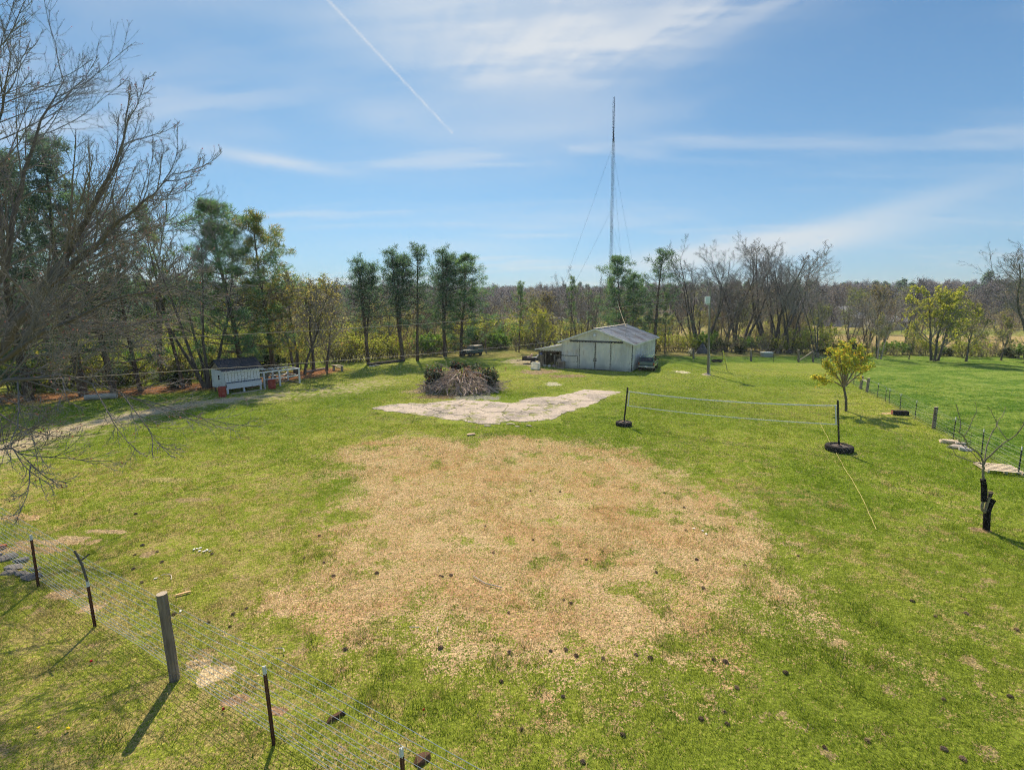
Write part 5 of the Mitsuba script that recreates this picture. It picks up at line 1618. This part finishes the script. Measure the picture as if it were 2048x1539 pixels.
# ---------------------------------------------------------------- the big bare tree at the left
def big_tree():
    r = np.random.default_rng(77)
    y0 = 15.0
    foot = np.array([-17.6, 15.0, -.2])
    V = lambda u, v, dy=0.0: vp(u, v, y0 + dy)
    fork = np.array([-16.8, 15.0, 4.0])
    limbs = [
        ([fork, V(-30, 735), V(40, 645), V(105, 545), V(165, 455), V(205, 380), V(236, 300), V(260, 230)], .26),
        ([V(70, 600), V(140, 535), V(215, 465), V(265, 420), V(310, 385), V(350, 345)], .15),
        ([fork + [0, .3, .3], V(-60, 640, 1), V(0, 560, 1.5), V(30, 440, 2), V(55, 330, 2.2), V(100, 225, 2.5), V(130, 150, 2.5)], .20),
        ([fork + [0, .2, .6], V(-90, 560, .5), V(-60, 420, 1), V(-20, 290, 1.2), V(5, 205, 1.5), V(20, 110, 1.5)], .20),
        ([fork, V(-40, 745, -1), V(60, 690, -1.4), V(120, 655, -1.6), V(190, 610, -1.8), V(270, 590, -2), V(350, 575, -2.2)], .15),
        ([fork - [0, 0, .3], V(-60, 800, -1.), V(20, 760, -2), V(110, 750, -2.6), V(200, 770, -3.2), V(270, 800, -3.6)], .13),
        ([fork + [0, .2, 0], V(-60, 720, 1.5), V(60, 600, 3), V(150, 520, 4), V(240, 480, 4.6), V(330, 440, 5)], .15),
        ([fork - [0, .2, .4], V(-90, 830, -1.5), V(-40, 880, -2.6), V(20, 900, -3.2), V(70, 935, -3.6)], .09),
        ([fork + [0, 0, .2], V(-120, 600, -1.5), V(-110, 420, -2), V(-60, 250, -2.2), V(-30, 120, -2.4)], .18),
        ([V(-30, 735), V(20, 690, .6), V(100, 640, 1.2), V(200, 650, 1.8), V(290, 690, 2.4)], .12),
    ]
    P0 = np.array([smoothline(p, 14) for p, _ in limbs])
    R0 = np.array([np.linspace(1, .05, 14) ** .9 * q * .66 for _, q in limbs])
    P0[:, 1:] += r.normal(0, .05, P0[:, 1:].shape)
    tr = tubes(smoothline([foot, foot * .5 + fork * .5 + [.1, 0, 0], fork, fork + [.2, .1, .8]], 10), np.array([.52, .44, .40, .38, .37, .36, .35, .34, .30, .22]), 12)
    P1, R1 = sprout(r, P0, R0, 22, .18, 1, .3, .8, .36, 10, .06, .07, .42, shape=.6, rmin=.016)
    P2, R2 = sprout(r, P1, R1, 8, .15, 1, .3, .8, .46, 7, .075, .075, .55, rmin=.0082)
    P3, R3 = sprout(r, P2, R2, 5, .15, 1, .3, .8, .55, 4, .07, .09, .75, rmin=.0066)
    P4, R4 = sprout(r, P3, R3, 1, .3, 1, .35, .9, .7, 3, .05, .15, .8, rmin=.0065)
    keep = lambda P, R, k: tubes(P[P[:, -1, 2] > .6], R[P[:, -1, 2] > .6], k)
    k = thing('bare_tree', 'big leafless grey tree spreading its fine twigs over the left side', 'tree')
    part(k, 'trunk', tr, 'mat_bark', smooth=True, color=shade(tr, BARK, r))
    a = tubes(P0, R0, 9)
    part(k, 'limbs', a, 'mat_bark', smooth=True, color=shade(a, (.12, .112, .105), r))
    b = join([tubes(P1, R1, 5), keep(P2, R2, 4)])
    part(k, 'branches', b, 'mat_bark', color=shade(b, (.16, .152, .15), r))
    c = join([keep(P3, R3, 3), keep(P4, R4, 3)])
    part(k, 'twigs', c, 'mat_bark', color=shade(c, (.23, .215, .215), r))
    e = P4[:, -1][P4[:, -1, 2] > .6]
    e = e[r.random(len(e)) < .2]
    v, f, cc = leaves(r, e, np.tile([0, 0, 1.0], (len(e), 1)), 1, .045, .03, .5, np.array([(.30, .10, .10), (.34, .14, .12), (.22, .08, .08)]), True)
    part(k, 'buds', (v, f), 'mat_leaf', color=cc)


big_tree()


def golden_tree():
    r = np.random.default_rng(15)
    b = at(1692, 822)
    y = b[1]
    V = lambda u, v, dy=0.0: vp(u, v, y + dy)
    k = thing('golden_tree', 'small tree with yellow and orange new leaves on the lawn by the meadow fence', 'tree')
    f0 = V(1688, 775)
    tr = tubes(smoothline([b - [0, 0, .1], V(1692, 800), f0, V(1687, 765)], 8), np.linspace(.085, .06, 8), 8)
    tops = [(V(1665, 700, .2), 1), (V(1690, 692, -.3), 1), (V(1712, 700, .4), 1), (V(1728, 715, -.2), 1), (V(1650, 725, -.4), 1), (V(1700, 690, .9), 1), (V(1678, 705, -1.0), 1), (V(1740, 735, .3), 1), (V(1632, 752, 0), 0), (V(1705, 720, -1.1), 1)]
    P0 = np.array([smoothline([f0, f0 * .6 + t * .4 + [0, 0, .12], t], 8) for t, _ in tops])
    R0 = np.tile(np.linspace(.055, .014, 8), (len(tops), 1))
    P1, R1 = sprout(r, P0, R0, 8, .3, 1, .3, .8, .38, 5, .06, .12, .6, rmin=.010)
    P2, R2 = sprout(r, P1, R1, 6, .2, 1, .3, .9, .5, 3, .06, .14, .7, rmin=.007)
    br = join([tubes(P0, R0, 5), tubes(P1, R1, 4), tubes(P2, R2, 3)])
    part(k, 'trunk', tr, 'mat_bark', smooth=True, color=shade(tr, (.13, .115, .09), r))
    part(k, 'branches', br, 'mat_bark', color=shade(br, (.20, .165, .12), r))
    e = np.concatenate([P2[:, -1], P2[:, 1]])
    d = np.concatenate([unit(P2[:, -1] - P2[:, 0])] * 2)
    cols = np.array([(.54, .48, .06), (.42, .48, .06), (.60, .40, .05), (.40, .50, .07), (.32, .44, .07), (.56, .54, .08)])
    v, f, c = leaves(r, e, d, 4, .16, .08, .6, cols, True)
    part(k, 'crown', (v, f), 'mat_leaf', color=c)


golden_tree()


def pruned_tree():
    r = np.random.default_rng(16)
    b = at(1972.5, 1060)
    y = b[1]
    V = lambda p, dy=0.0: vp(p[0], p[1], y + dy)
    q = lambda a, b_: (1700 + a / 5.497, 820 + b_ / 5.497)
    k = thing('pruned_tree', 'bare pruned fruit tree with two trunk stubs wrapped in black', 'tree')
    low = smoothline([b - [0, 0, .05], V(q(1500, 1200)), V(q(1505, 1110))], 8)
    part(k, 'trunk', join([tubes(low, .07, 10), tubes(smoothline([V(q(1500, 1130)), V(q(1465, 1110)), V(q(1450, 1050)), V(q(1465, 1000))], 8), .038, 8), tubes(smoothline([V(q(1490, 1120)), V(q(1500, 1050)), V(q(1530, 960)), V(q(1548, 925))], 8), np.linspace(.055, .04, 8), 8, True)]), 'mat_bark', smooth=True, color=(.25, .22, .15))
    part(k, 'wrap', tubes(smoothline([b + [0, 0, .02], V(q(1503, 1220)), V(q(1510, 1110)), V(q(1535, 1040)), V(q(1572, 978))], 14), np.linspace(.092, .086, 14), 12, True), 'mat_matte', color=(.009, .009, .010), jitter=.4)
    part(k, 'wrap', tubes(smoothline([V(q(1470, 1000)), V(q(1475, 900)), V(q(1462, 760))], 8), np.array([.075, .08, .08, .078, .078, .075, .073, .073]), 12, True), 'mat_matte', color=(.009, .009, .010), jitter=.4)
    part(k, 'cut_stub', tubes(np.array([V(q(1535, 950)), V(q(1548, 918)), V(q(1545, 905))]), np.array([.05, .05, .075]), 8, True), 'mat_bark', color=(.05, .045, .04))
    F = V(q(1470, 590))
    L = [([V(q(1467, 790)), V(q(1466, 700)), V(q(1467, 640)), F], .036, .030), ([F, V(q(1420, 490)), V(q(1300, 390), -.1), V(q(1250, 290), -.2), V(q(1190, 230), -.3), V(q(1220, 150), -.3), V(q(1190, 10), -.3), V((1913, 808), -.3)], .042, .012),
         ([F, V(q(1500, 400), .2), V(q(1560, 260), .3), V(q(1610, 150), .4), V(q(1550, 10), .5), V((1975, 812), .5)], .030, .010), ([F, V(q(1600, 430), -.2), V(q(1740, 330), -.4), V(q(1830, 260), -.5), V(q(1905, 170), -.6), V((2052, 825), -.6)], .040, .014),
         ([V(q(1740, 330), -.4), V(q(1660, 230), -.3), V(q(1610, 150), -.1), V(q(1680, 60), 0), V((2012, 812), .1)], .020, .008), ([F, V(q(1330, 560), .2), V(q(1250, 525), .3), V(q(1040, 455), .5)], .026, .008), ([V(q(1250, 525), .3), V(q(1205, 520), .3), V(q(1090, 380), .4), V(q(970, 300), .5)], .015, .007),
         ([V(q(1250, 290), -.2), V(q(1330, 150), -.2), V(q(1390, 0), -.2), V((1951, 804), -.2)], .018, .007), ([V(q(1440, 590), .1), V(q(1380, 500), .1), V(q(1280, 420), .2), V(q(1150, 290), .3), V(q(1050, 190), .4)], .022, .007), ([V(q(1230, 520), .3), V(q(1300, 460), .2), V(q(1340, 240), .2)], .010, .005), ([F, V(q(1540, 580), -.3), V(q(1600, 500), -.4)], .014, .006)]
    P0 = np.array([smoothline(p, 12) for p, _, _ in L])
    P0[:, 1:-1] += r.normal(0, .008, P0[:, 1:-1].shape)
    R0 = np.array([np.linspace(a, c, 12) for _, a, c in L]) * np.array([1] + [.62] * (len(L) - 1))[:, None]
    P1, R1 = sprout(r, P0[1:], R0[1:], 5, .35, 1, .3, .7, .22, 5, .06, .12, .6, rmin=.005)
    br = join([tubes(P0, R0, 7), tubes(P1, R1, 4)])
    part(k, 'branches', br, 'mat_bark', smooth=True, color=shade(br, (.20, .19, .15), r))


pruned_tree()


# ---------------------------------------------------------------- heap of cut brush
def brush_pile():
    r = np.random.default_rng(18)
    c = at(921, 786)
    c = np.array([c[0], c[1] + 1.4, 0])
    k = thing('brush_pile', 'big heap of cut branches and dark evergreen leaves on the lawn', 'brush pile')
    n = 640
    a = r.uniform(-math.pi, math.pi, n)
    t = r.random(n)
    rad = 2.7 * np.sqrt(r.random(n))
    z0 = (1 - (rad / 2.9) ** 2) * 1.75 * (.35 + .65 * r.random(n))
    p0 = np.stack([rad * np.cos(a), rad * .62 * np.sin(a), z0 + .1], 1)
    out = unit(np.stack([np.cos(a) + r.normal(0, .3, n), np.sin(a) * 1.2 + r.normal(0, .3, n) - .5, -.35 + r.normal(0, .28, n)], 1))
    L = .7 + 1.1 * r.random(n)
    P = [p0]
    d = out.copy()
    for _ in range(6):
        P.append(P[-1] + d * (L / 6)[:, None])
        d = unit(d + r.normal(0, .22, d.shape) + [0, 0, -.06])
    P = np.stack(P, 1)
    P[..., 2] = np.maximum(P[..., 2], .03 + .04 * r.random((n, 1)))
    R = np.outer(.020 + .022 * r.random(n) ** 2, np.linspace(1, .55, 7))
    P1, R1 = sprout(r, P, R, 3, .2, 1, .4, 1.0, .45, 4, -.02, .2, .6, rmin=.008)
    P1[..., 2] = np.maximum(P1[..., 2], .02)
    far = np.argsort(-(R[:, 0] - P[:, :, 1].mean(1) * .01))[:60]
    rest = np.setdiff1d(np.arange(n), far)
    M = T().translate(c.tolist())
    pal = [(.52, .44, .37), (.46, .39, .34), (.58, .48, .40), (.40, .33, .30)]
    for i in far:
        part(k, 'branch', tubes(P[i], R[i] * 1.25, 5, True), 'mat_bark', M=M, color=pal[i % 4], jitter=.3)
    b = tubes(P[rest], R[rest], 4)
    part(k, 'brush', b, 'mat_bark', M=M, color=shade(b, (.42, .35, .30), r), kind='stuff')
    b = tubes(P1, R1, 3)
    part(k, 'sticks', b, 'mat_bark', M=M, color=shade(b, (.44, .36, .31), r), kind='stuff')
    # leafy ends: left side, right side and top back
    pts = []
    for cx, cy, cz, sx, sy, sz, m in ((-2.2, -.1, .9, .65, .8, .85, 400), (2.2, .1, .85, .6, .7, .8, 320), (.3, 1.0, 1.75, 1.1, .4, .28, 90), (-.6, .9, 1.85, .3, .3, .25, 90), (0, .3, .8, 1.9, .6, .5, 180)):
        q = np.clip(r.uniform(-1, 1, (m, 3)) * 1.0 + r.normal(0, .12, (m, 3)), -1.25, 1.15)
        pts.append(np.array([cx, cy, cz]) + q * [sx, sy, sz])
    pts = np.vstack(pts)
    pts[:, 2] = np.maximum(pts[:, 2], .06)
    cols = np.array([(.025, .05, .025), (.04, .07, .04), (.06, .085, .06), (.05, .08, .05), (.20, .07, .06), (.14, .17, .16), (.07, .12, .06)])
    v, f, cc = leaves(r, pts, unit(r.normal(size=pts.shape)), 5, .20, .11, .9, cols, True)
    part(k, 'leaves', (v, f), 'mat_leaf', M=M, color=cc, kind='stuff')
    cols = np.array([(.30, .21, .14), (.36, .25, .17), (.24, .16, .11)])
    q = r.normal(size=(120, 3)) * [1.0, .4, .22] + [.1, 0, 1.25]
    v, f, cc = leaves(r, q, unit(r.normal(size=q.shape)), 4, .17, .10, .9, cols, True)
    part(k, 'dead_leaves', (v, f), 'mat_leaf', M=M, color=cc, kind='stuff')


brush_pile()


# ---------------------------------------------------------------- logs, planks and oddments along the tree line
def oddments():
    r = np.random.default_rng(5)
    def log(name, a, b, rad, col, lab, ct):
        a, b = at(*a), at(*b)
        key = put(num(name), tubes(smoothline([a + [0, 0, rad], a * .5 + b * .5 + [0, 0, rad * 1.1], b + [0, 0, rad]], 8), rad, 8, True), 'mat_bark', color=col, jitter=.5)
        tag(key, lab, ct)
    log('long_log', (738, 731), (808, 723), .16, (.10, .085, .075), 'long dark log lying at the edge of the lawn before the pine row', 'log')
    log('long_log', (608, 746), (652, 738), .10, (.25, .22, .2), 'grey log lying behind the slender sapling', 'log')
    log('felled_pole', (672, 734), (682, 737), .07, (.62, .58, .52), 'short pale plank propped at the yard edge', 'plank')
    log('long_log', (170, 800), (235, 796), .2, (.42, .38, .34), 'pale felled log under the bare tree twigs', 'log')
    log('long_log', (738, 734), (760, 731), .07, (.45, .43, .40), 'short grey log at the left end of the long dark log', 'log')
    b = at(676, 741)
    k = thing('plank_bench', 'low rough plank bench at the yard edge by the scrub', 'bench')
    M = place(b[0], b[1], 0, -.5)
    part(k, 'seat', box(-.8, .8, -.16, .16, .52, .58, .01), 'mat_matte', M=M, color=(.50, .46, .40), jitter=.4)
    for x in (-.6, .6):
        part(k, 'leg', box(x - .05, x + .05, -.12, .12, 0, .52), 'mat_matte', M=M, color=(.3, .27, .24), jitter=.4)
    # grey tarpaulin heap, white box, dark trough, white flowers behind the back fence
    b = at(1404, 706)
    q = r.normal(size=(40, 3))
    p = np.vstack([[[0, 0, 2.0], [.15, .2, 1.85]], np.column_stack([1.25 * np.cos(np.arange(12) / 2), 1.0 * np.sin(np.arange(12) / 2), .05 * np.ones(12)]), np.column_stack([.6 * np.cos(np.arange(8)), .5 * np.sin(np.arange(8)), 1.0 + .2 * r.random(8)])])
    key = put(num('tarpaulin'), hullm(p * .8), 'mat_matte', color=(.10, .105, .12), M=T().translate([b[0], b[1], -.05]), jitter=.5)
    tag(key, 'grey tarpaulin draped into a peak at the foot of the bare trees', 'tarpaulin')
    b = at(1533, 713)
    k = thing('bee_box', 'small white topped box on the grass behind the back fence', 'box')
    M = place(b[0], b[1], 0, .1)
    part(k, 'body', box(-.62, .62, -.4, .4, 0, .48, .02), 'mat_matte', M=M, color=(.36, .37, .36), jitter=.3)
    part(k, 'lid', box(-.68, .68, -.46, .46, .48, .62, .02), 'mat_matte', M=M, color=(.72, .73, .72))
    b = at(1434, 724)
    k = thing('feed_trough', 'low dark feeding trough on the grass by the back fence', 'trough')
    M = place(b[0], b[1], 0, .05)
    part(k, 'body', cat([box(-.55, .55, -.25, .25, .08, .12), box(-.55, .55, -.27, -.23, .08, .30), box(-.55, .55, .23, .27, .08, .30), box(-.57, -.53, -.25, .25, .08, .30), box(.53, .57, -.25, .25, .08, .30)]), 'mat_matte', M=M, color=(.05, .05, .045))
    part(k, 'foot', cat([box(-.45, -.35, -.2, .2, 0, .08), box(.35, .45, -.2, .2, 0, .08)]), 'mat_matte', M=M, color=(.08, .07, .06))
    b = at(1382, 712)
    k = thing('white_flowers', 'small clump of white flowers by the back fence post', 'flowers')
    v, f, c = leaves(r, r.normal(size=(60, 3)) * [.25, .25, .2] + [0, 0, .6], np.tile([0, 0, 1.], (60, 1)), 3, .12, .09, .8, np.array([(.75, .76, .72), (.6, .62, .55)]), True)
    part(k, 'blossoms', (v, f), 'mat_leaf', color=c, M=T().translate(b.tolist()))
    st = np.stack([np.column_stack([r.normal(0, .08, (20, 2)), np.zeros(20)]), np.column_stack([r.normal(0, .25, (20, 2)), .6 + r.normal(0, .1, 20)])], 1)
    part(k, 'stems', tubes(st, .012, 3), 'mat_leaf', color=(.08, .14, .03), M=T().translate(b.tolist()))


oddments()


# ---------------------------------------------------------------- far houses and the wood on the rise
def house(u, y, w, d, h, rise, wall, roof, rot, label, name='farm_house'):
    p = vp(u, 640, y)
    z = float(hz(p[0], p[1]))
    M = place(p[0], p[1], z, rot)
    k = thing(name, label, 'house')
    part(k, 'wall', cat([box(-w / 2, w / 2, -d / 2, d / 2, -.5, h), hullm([(s * w / 2, y_, z_) for s in (-1, 1) for y_, z_ in ((-d / 2, h), (d / 2, h), (0, h + rise - .1))])]), 'mat_matte', M=M, color=wall, jitter=.2)
    for s in (-1, 1):
        v = np.array([(x, s * q, zz) for x in (-w / 2 - .4, w / 2 + .4) for q, zz in ((0, h + rise), (d / 2 + .5, h - .5 * rise / (d / 2)), (d / 2 + .5, h - .5 * rise / (d / 2) - .15), (0, h + rise - .15))])
        part(k, 'roof', hullm(v), 'mat_satin', M=M, color=roof, jitter=.2)
    for x in (-w * .3, w * .12, w * .35):
        f = part(k, 'window', box(x - .5, x + .5, -d / 2 - .06, -d / 2 + .02, 1.0, 2.2), 'mat_matte', M=M, color=(.7, .7, .7))
        part(f, 'pane', box(x - .42, x + .42, -d / 2 - .075, -d / 2 - .061, 1.08, 2.12), 'mat_gloss', M=M, color=(.03, .035, .04))
    part(k, 'door', box(-w * .1 - .5, -w * .1 + .5, -d / 2 - .05, -d / 2 + .01, 0, 2.1), 'mat_matte', M=M, color=(.2, .15, .12))


house(1113, 190, 5, 4, 1.9, .8, (.45, .46, .46), (.60, .62, .64), .1, 'far white house with pale metal roof left above the barn')
house(1168, 195, 5, 4, 2.0, .8, (.16, .22, .32), (.10, .12, .15), .0, 'far small blue grey house with dark roof above the barn roof')
house(1697, 170, 14, 9, 3.2, 3.4, (.34, .33, .36), (.46, .44, .42), .5, 'far grey barn like house behind the fence corner')
house(1772, 150, 9, 7, 2.6, 1.6, (.38, .38, .37), (.26, .27, .28), -.2, 'far low white house behind the meadow trees')
house(186, 165, 9, 7, 2.6, 1.6, (.30, .38, .50), (.35, .38, .42), .3, 'far bluish house glimpsed through the bare tree on the left')


def woods():
    def far_bare(key, seed, H, tw, leafc=None):
        r = np.random.default_rng(seed)
        P0 = np.array([walk(r, [0, 0, -.5], [0, 0, 1], H * .9, 6, .02, .06)])
        R0 = np.linspace(.22, .06, 6)[None]
        P1, R1 = sprout(r, P0, R0, 14, .3, 1, .4, .9, .45, 3, .12, .12, .5, rmin=.07)
        P2, R2 = sprout(r, P1, R1, 8, .2, 1, .4, .9, .6, 2, .08, .1, .6, rmin=.055)
        b = join([tubes(P1, R1, 3), tubes(P2, R2, 3)])
        kw = {'trunk': plyc(*tubes(P0, R0, 4), 'mat_bark', np.tile(DARKBARK, (24, 1))), 'crown': plyc(*b, 'mat_bark', shade(b, tw, r))}
        v, f, c = leaves(r, np.vstack([P2[:, -1], P2[:, 0]]), np.tile(unit(np.array([.1, 0, 1.])), (2 * len(P2), 1)), 3, 1.1, .16, .75, np.array(leafc if leafc else [tw, np.array(tw) * 1.15, np.array(tw) * .9]))
        kw['twigs'] = plyc(v, f, 'mat_leaf', c)
        grp(key, **kw)

    def far_pine(key, seed, H):
        r = np.random.default_rng(seed)
        n = 420
        z = H * (.25 + .75 * r.random(n) ** .8)
        a = r.random(n) * 6.28
        q = (1 - (z / H - .25) / .78) ** .7 * 2.6 * (.4 + .6 * r.random(n)) + .2
        c = np.column_stack([q * np.cos(a), q * np.sin(a), z])
        v, f, col = leaves(r, c, unit(np.column_stack([np.cos(a), np.sin(a), .5 + 0 * a])), 2, 1.1, .5, .5, np.array(DG + PG[:1]))
        grp(key, trunk=plyc(*tubes(np.array([[0, 0, -.5], [0, 0, H * .95]]), np.array([.2, .05]), 4), 'mat_bark', np.tile(DARKBARK, (8, 1))), crown=plyc(v, f, 'mat_leaf', col))
    PT = (.125, .122, .14)
    far_bare('wood_a', 61, 13, PT)
    far_bare('wood_b', 62, 14, (.14, .132, .142))
    far_bare('wood_c', 63, 12, PT, [(.20, .19, .08), (.24, .22, .10), (.15, .14, .08)])
    far_bare('wood_e', 64, 11, PT, [(.17, .22, .06), (.20, .24, .07), (.13, .17, .06)])
    far_pine('wood_d', 65, 15)
    r = np.random.default_rng(66)
    k = 0
    for rr in np.arange(205, 560, 7.5):
        n = int(rr * 1.75 / 7.5)
        for th in np.linspace(-.88, .88, n):
            th = th + r.normal(0, .4 / n)
            d = rr + r.normal(0, 3)
            x, y = d * math.sin(th), d * math.cos(th)
            dens = meshkit.fbm(np.array([[x / 60, y / 60, 1.]]), 3, 9)[0]
            if rr < 262 and dens < .52 - .15 * (rr - 205) / 57 + .04:
                continue
            if rr > 300 and r.random() < .12:
                continue
            pine = meshkit.fbm(np.array([[x / 45, y / 45, 7.]]), 3, 5)[0] > .64 or (rr > 500 and -.45 < th < .10 and r.random() < .75)
            g = 'wood_d' if pine else str(r.choice(['wood_a', 'wood_b', 'wood_c', 'wood_b', 'wood_c', 'wood_e'] if rr < 330 else ['wood_a', 'wood_b', 'wood_a', 'wood_b', 'wood_a', 'wood_c']))
            s = .62 + .62 * r.random()
            k += 1
            inst(f'woods__{k:03d}', g, place(x, y, float(hz(x, y)), r.random() * 6.28, s, s * (.85 + .2 * r.random())))
    # the brushy middle storey close behind the yard's tree rows
    for _ in range(520):
        th = r.uniform(-.86, .86)
        y = r.uniform(66, 112)
        x = y * math.tan(th)
        if y < 70 + 6 * (x > 0) or (x > 30 + .25 * y and r.random() < .55):
            continue
        if r.random() < sstep(78, 112, y) * .55:
            continue
        k += 1
        s = .45 + .50 * r.random()
        g = str(r.choice(['bare_d', 'bare_d', 'bare_d', 'bare_d', 'spring_b', 'spring_c', 'bush_d', 'bush_d', 'bush_b', 'bush_a']))
        s = s * (1.5 if g.startswith('bush') else .95 if g != 'spring_a' else .6)
        inst(f'woods__{k:03d}', g, place(x, y, float(hz(x, y)), r.random() * 6.28, s * 1.15, s))
    for _ in range(70):
        x, y = r.uniform(-62, -34), r.uniform(46, 70)
        if x > -.95 * y + 10 or x < -1.2 * y:
            continue
        k += 1
        s = .5 + .5 * r.random()
        inst(f'woods__{k:03d}', str(r.choice(['spring_b', 'bush_a', 'bush_a', 'bare_d', 'bush_b'])), place(x, y, float(hz(x, y)), r.random() * 6.28, s, s))
    # loose clumps in the fields between
    for _ in range(150):
        th, d = r.uniform(-.86, .86), r.uniform(95, 205)
        x, y = d * math.sin(th), d * math.cos(th)
        if y < 88 or meshkit.fbm(np.array([[x / 28, y / 28, 3.]]), 3, 2)[0] < .50:
            continue
        k += 1
        s = .4 + .45 * r.random()
        inst(f'woods__{k:03d}', str(r.choice(['wood_a', 'wood_c', 'wood_e', 'wood_b'])), place(x, y, float(hz(x, y)), r.random() * 6.28, s, s))
    labels['woods'] = {'label': 'far bare brown woods with pines on the rising ground along the horizon', 'category': 'woods', 'kind': 'stuff'}


woods()

# ---------------------------------------------------------------- the air
scene['air'] = {'type': 'homogeneous', 'albedo': {'type': 'rgb', 'value': [.95, .95, .95]}, 'sigma_t': {'type': 'rgb', 'value': [.00028, .00033, .00043]}, 'phase': {'type': 'hg', 'g': .1}}
scene['haze'] = {'type': 'cube', 'bsdf': {'type': 'null'}, 'interior': {'type': 'ref', 'id': 'air'}, 'to_world': T().translate([0, 0, 25]).scale([1520, 1520, 38])}
labels['haze'] = {'label': 'thin blue daylight haze over the fields and woods', 'category': 'haze', 'kind': 'stuff'}
scene['camera']['medium'] = {'type': 'ref', 'id': 'air'}
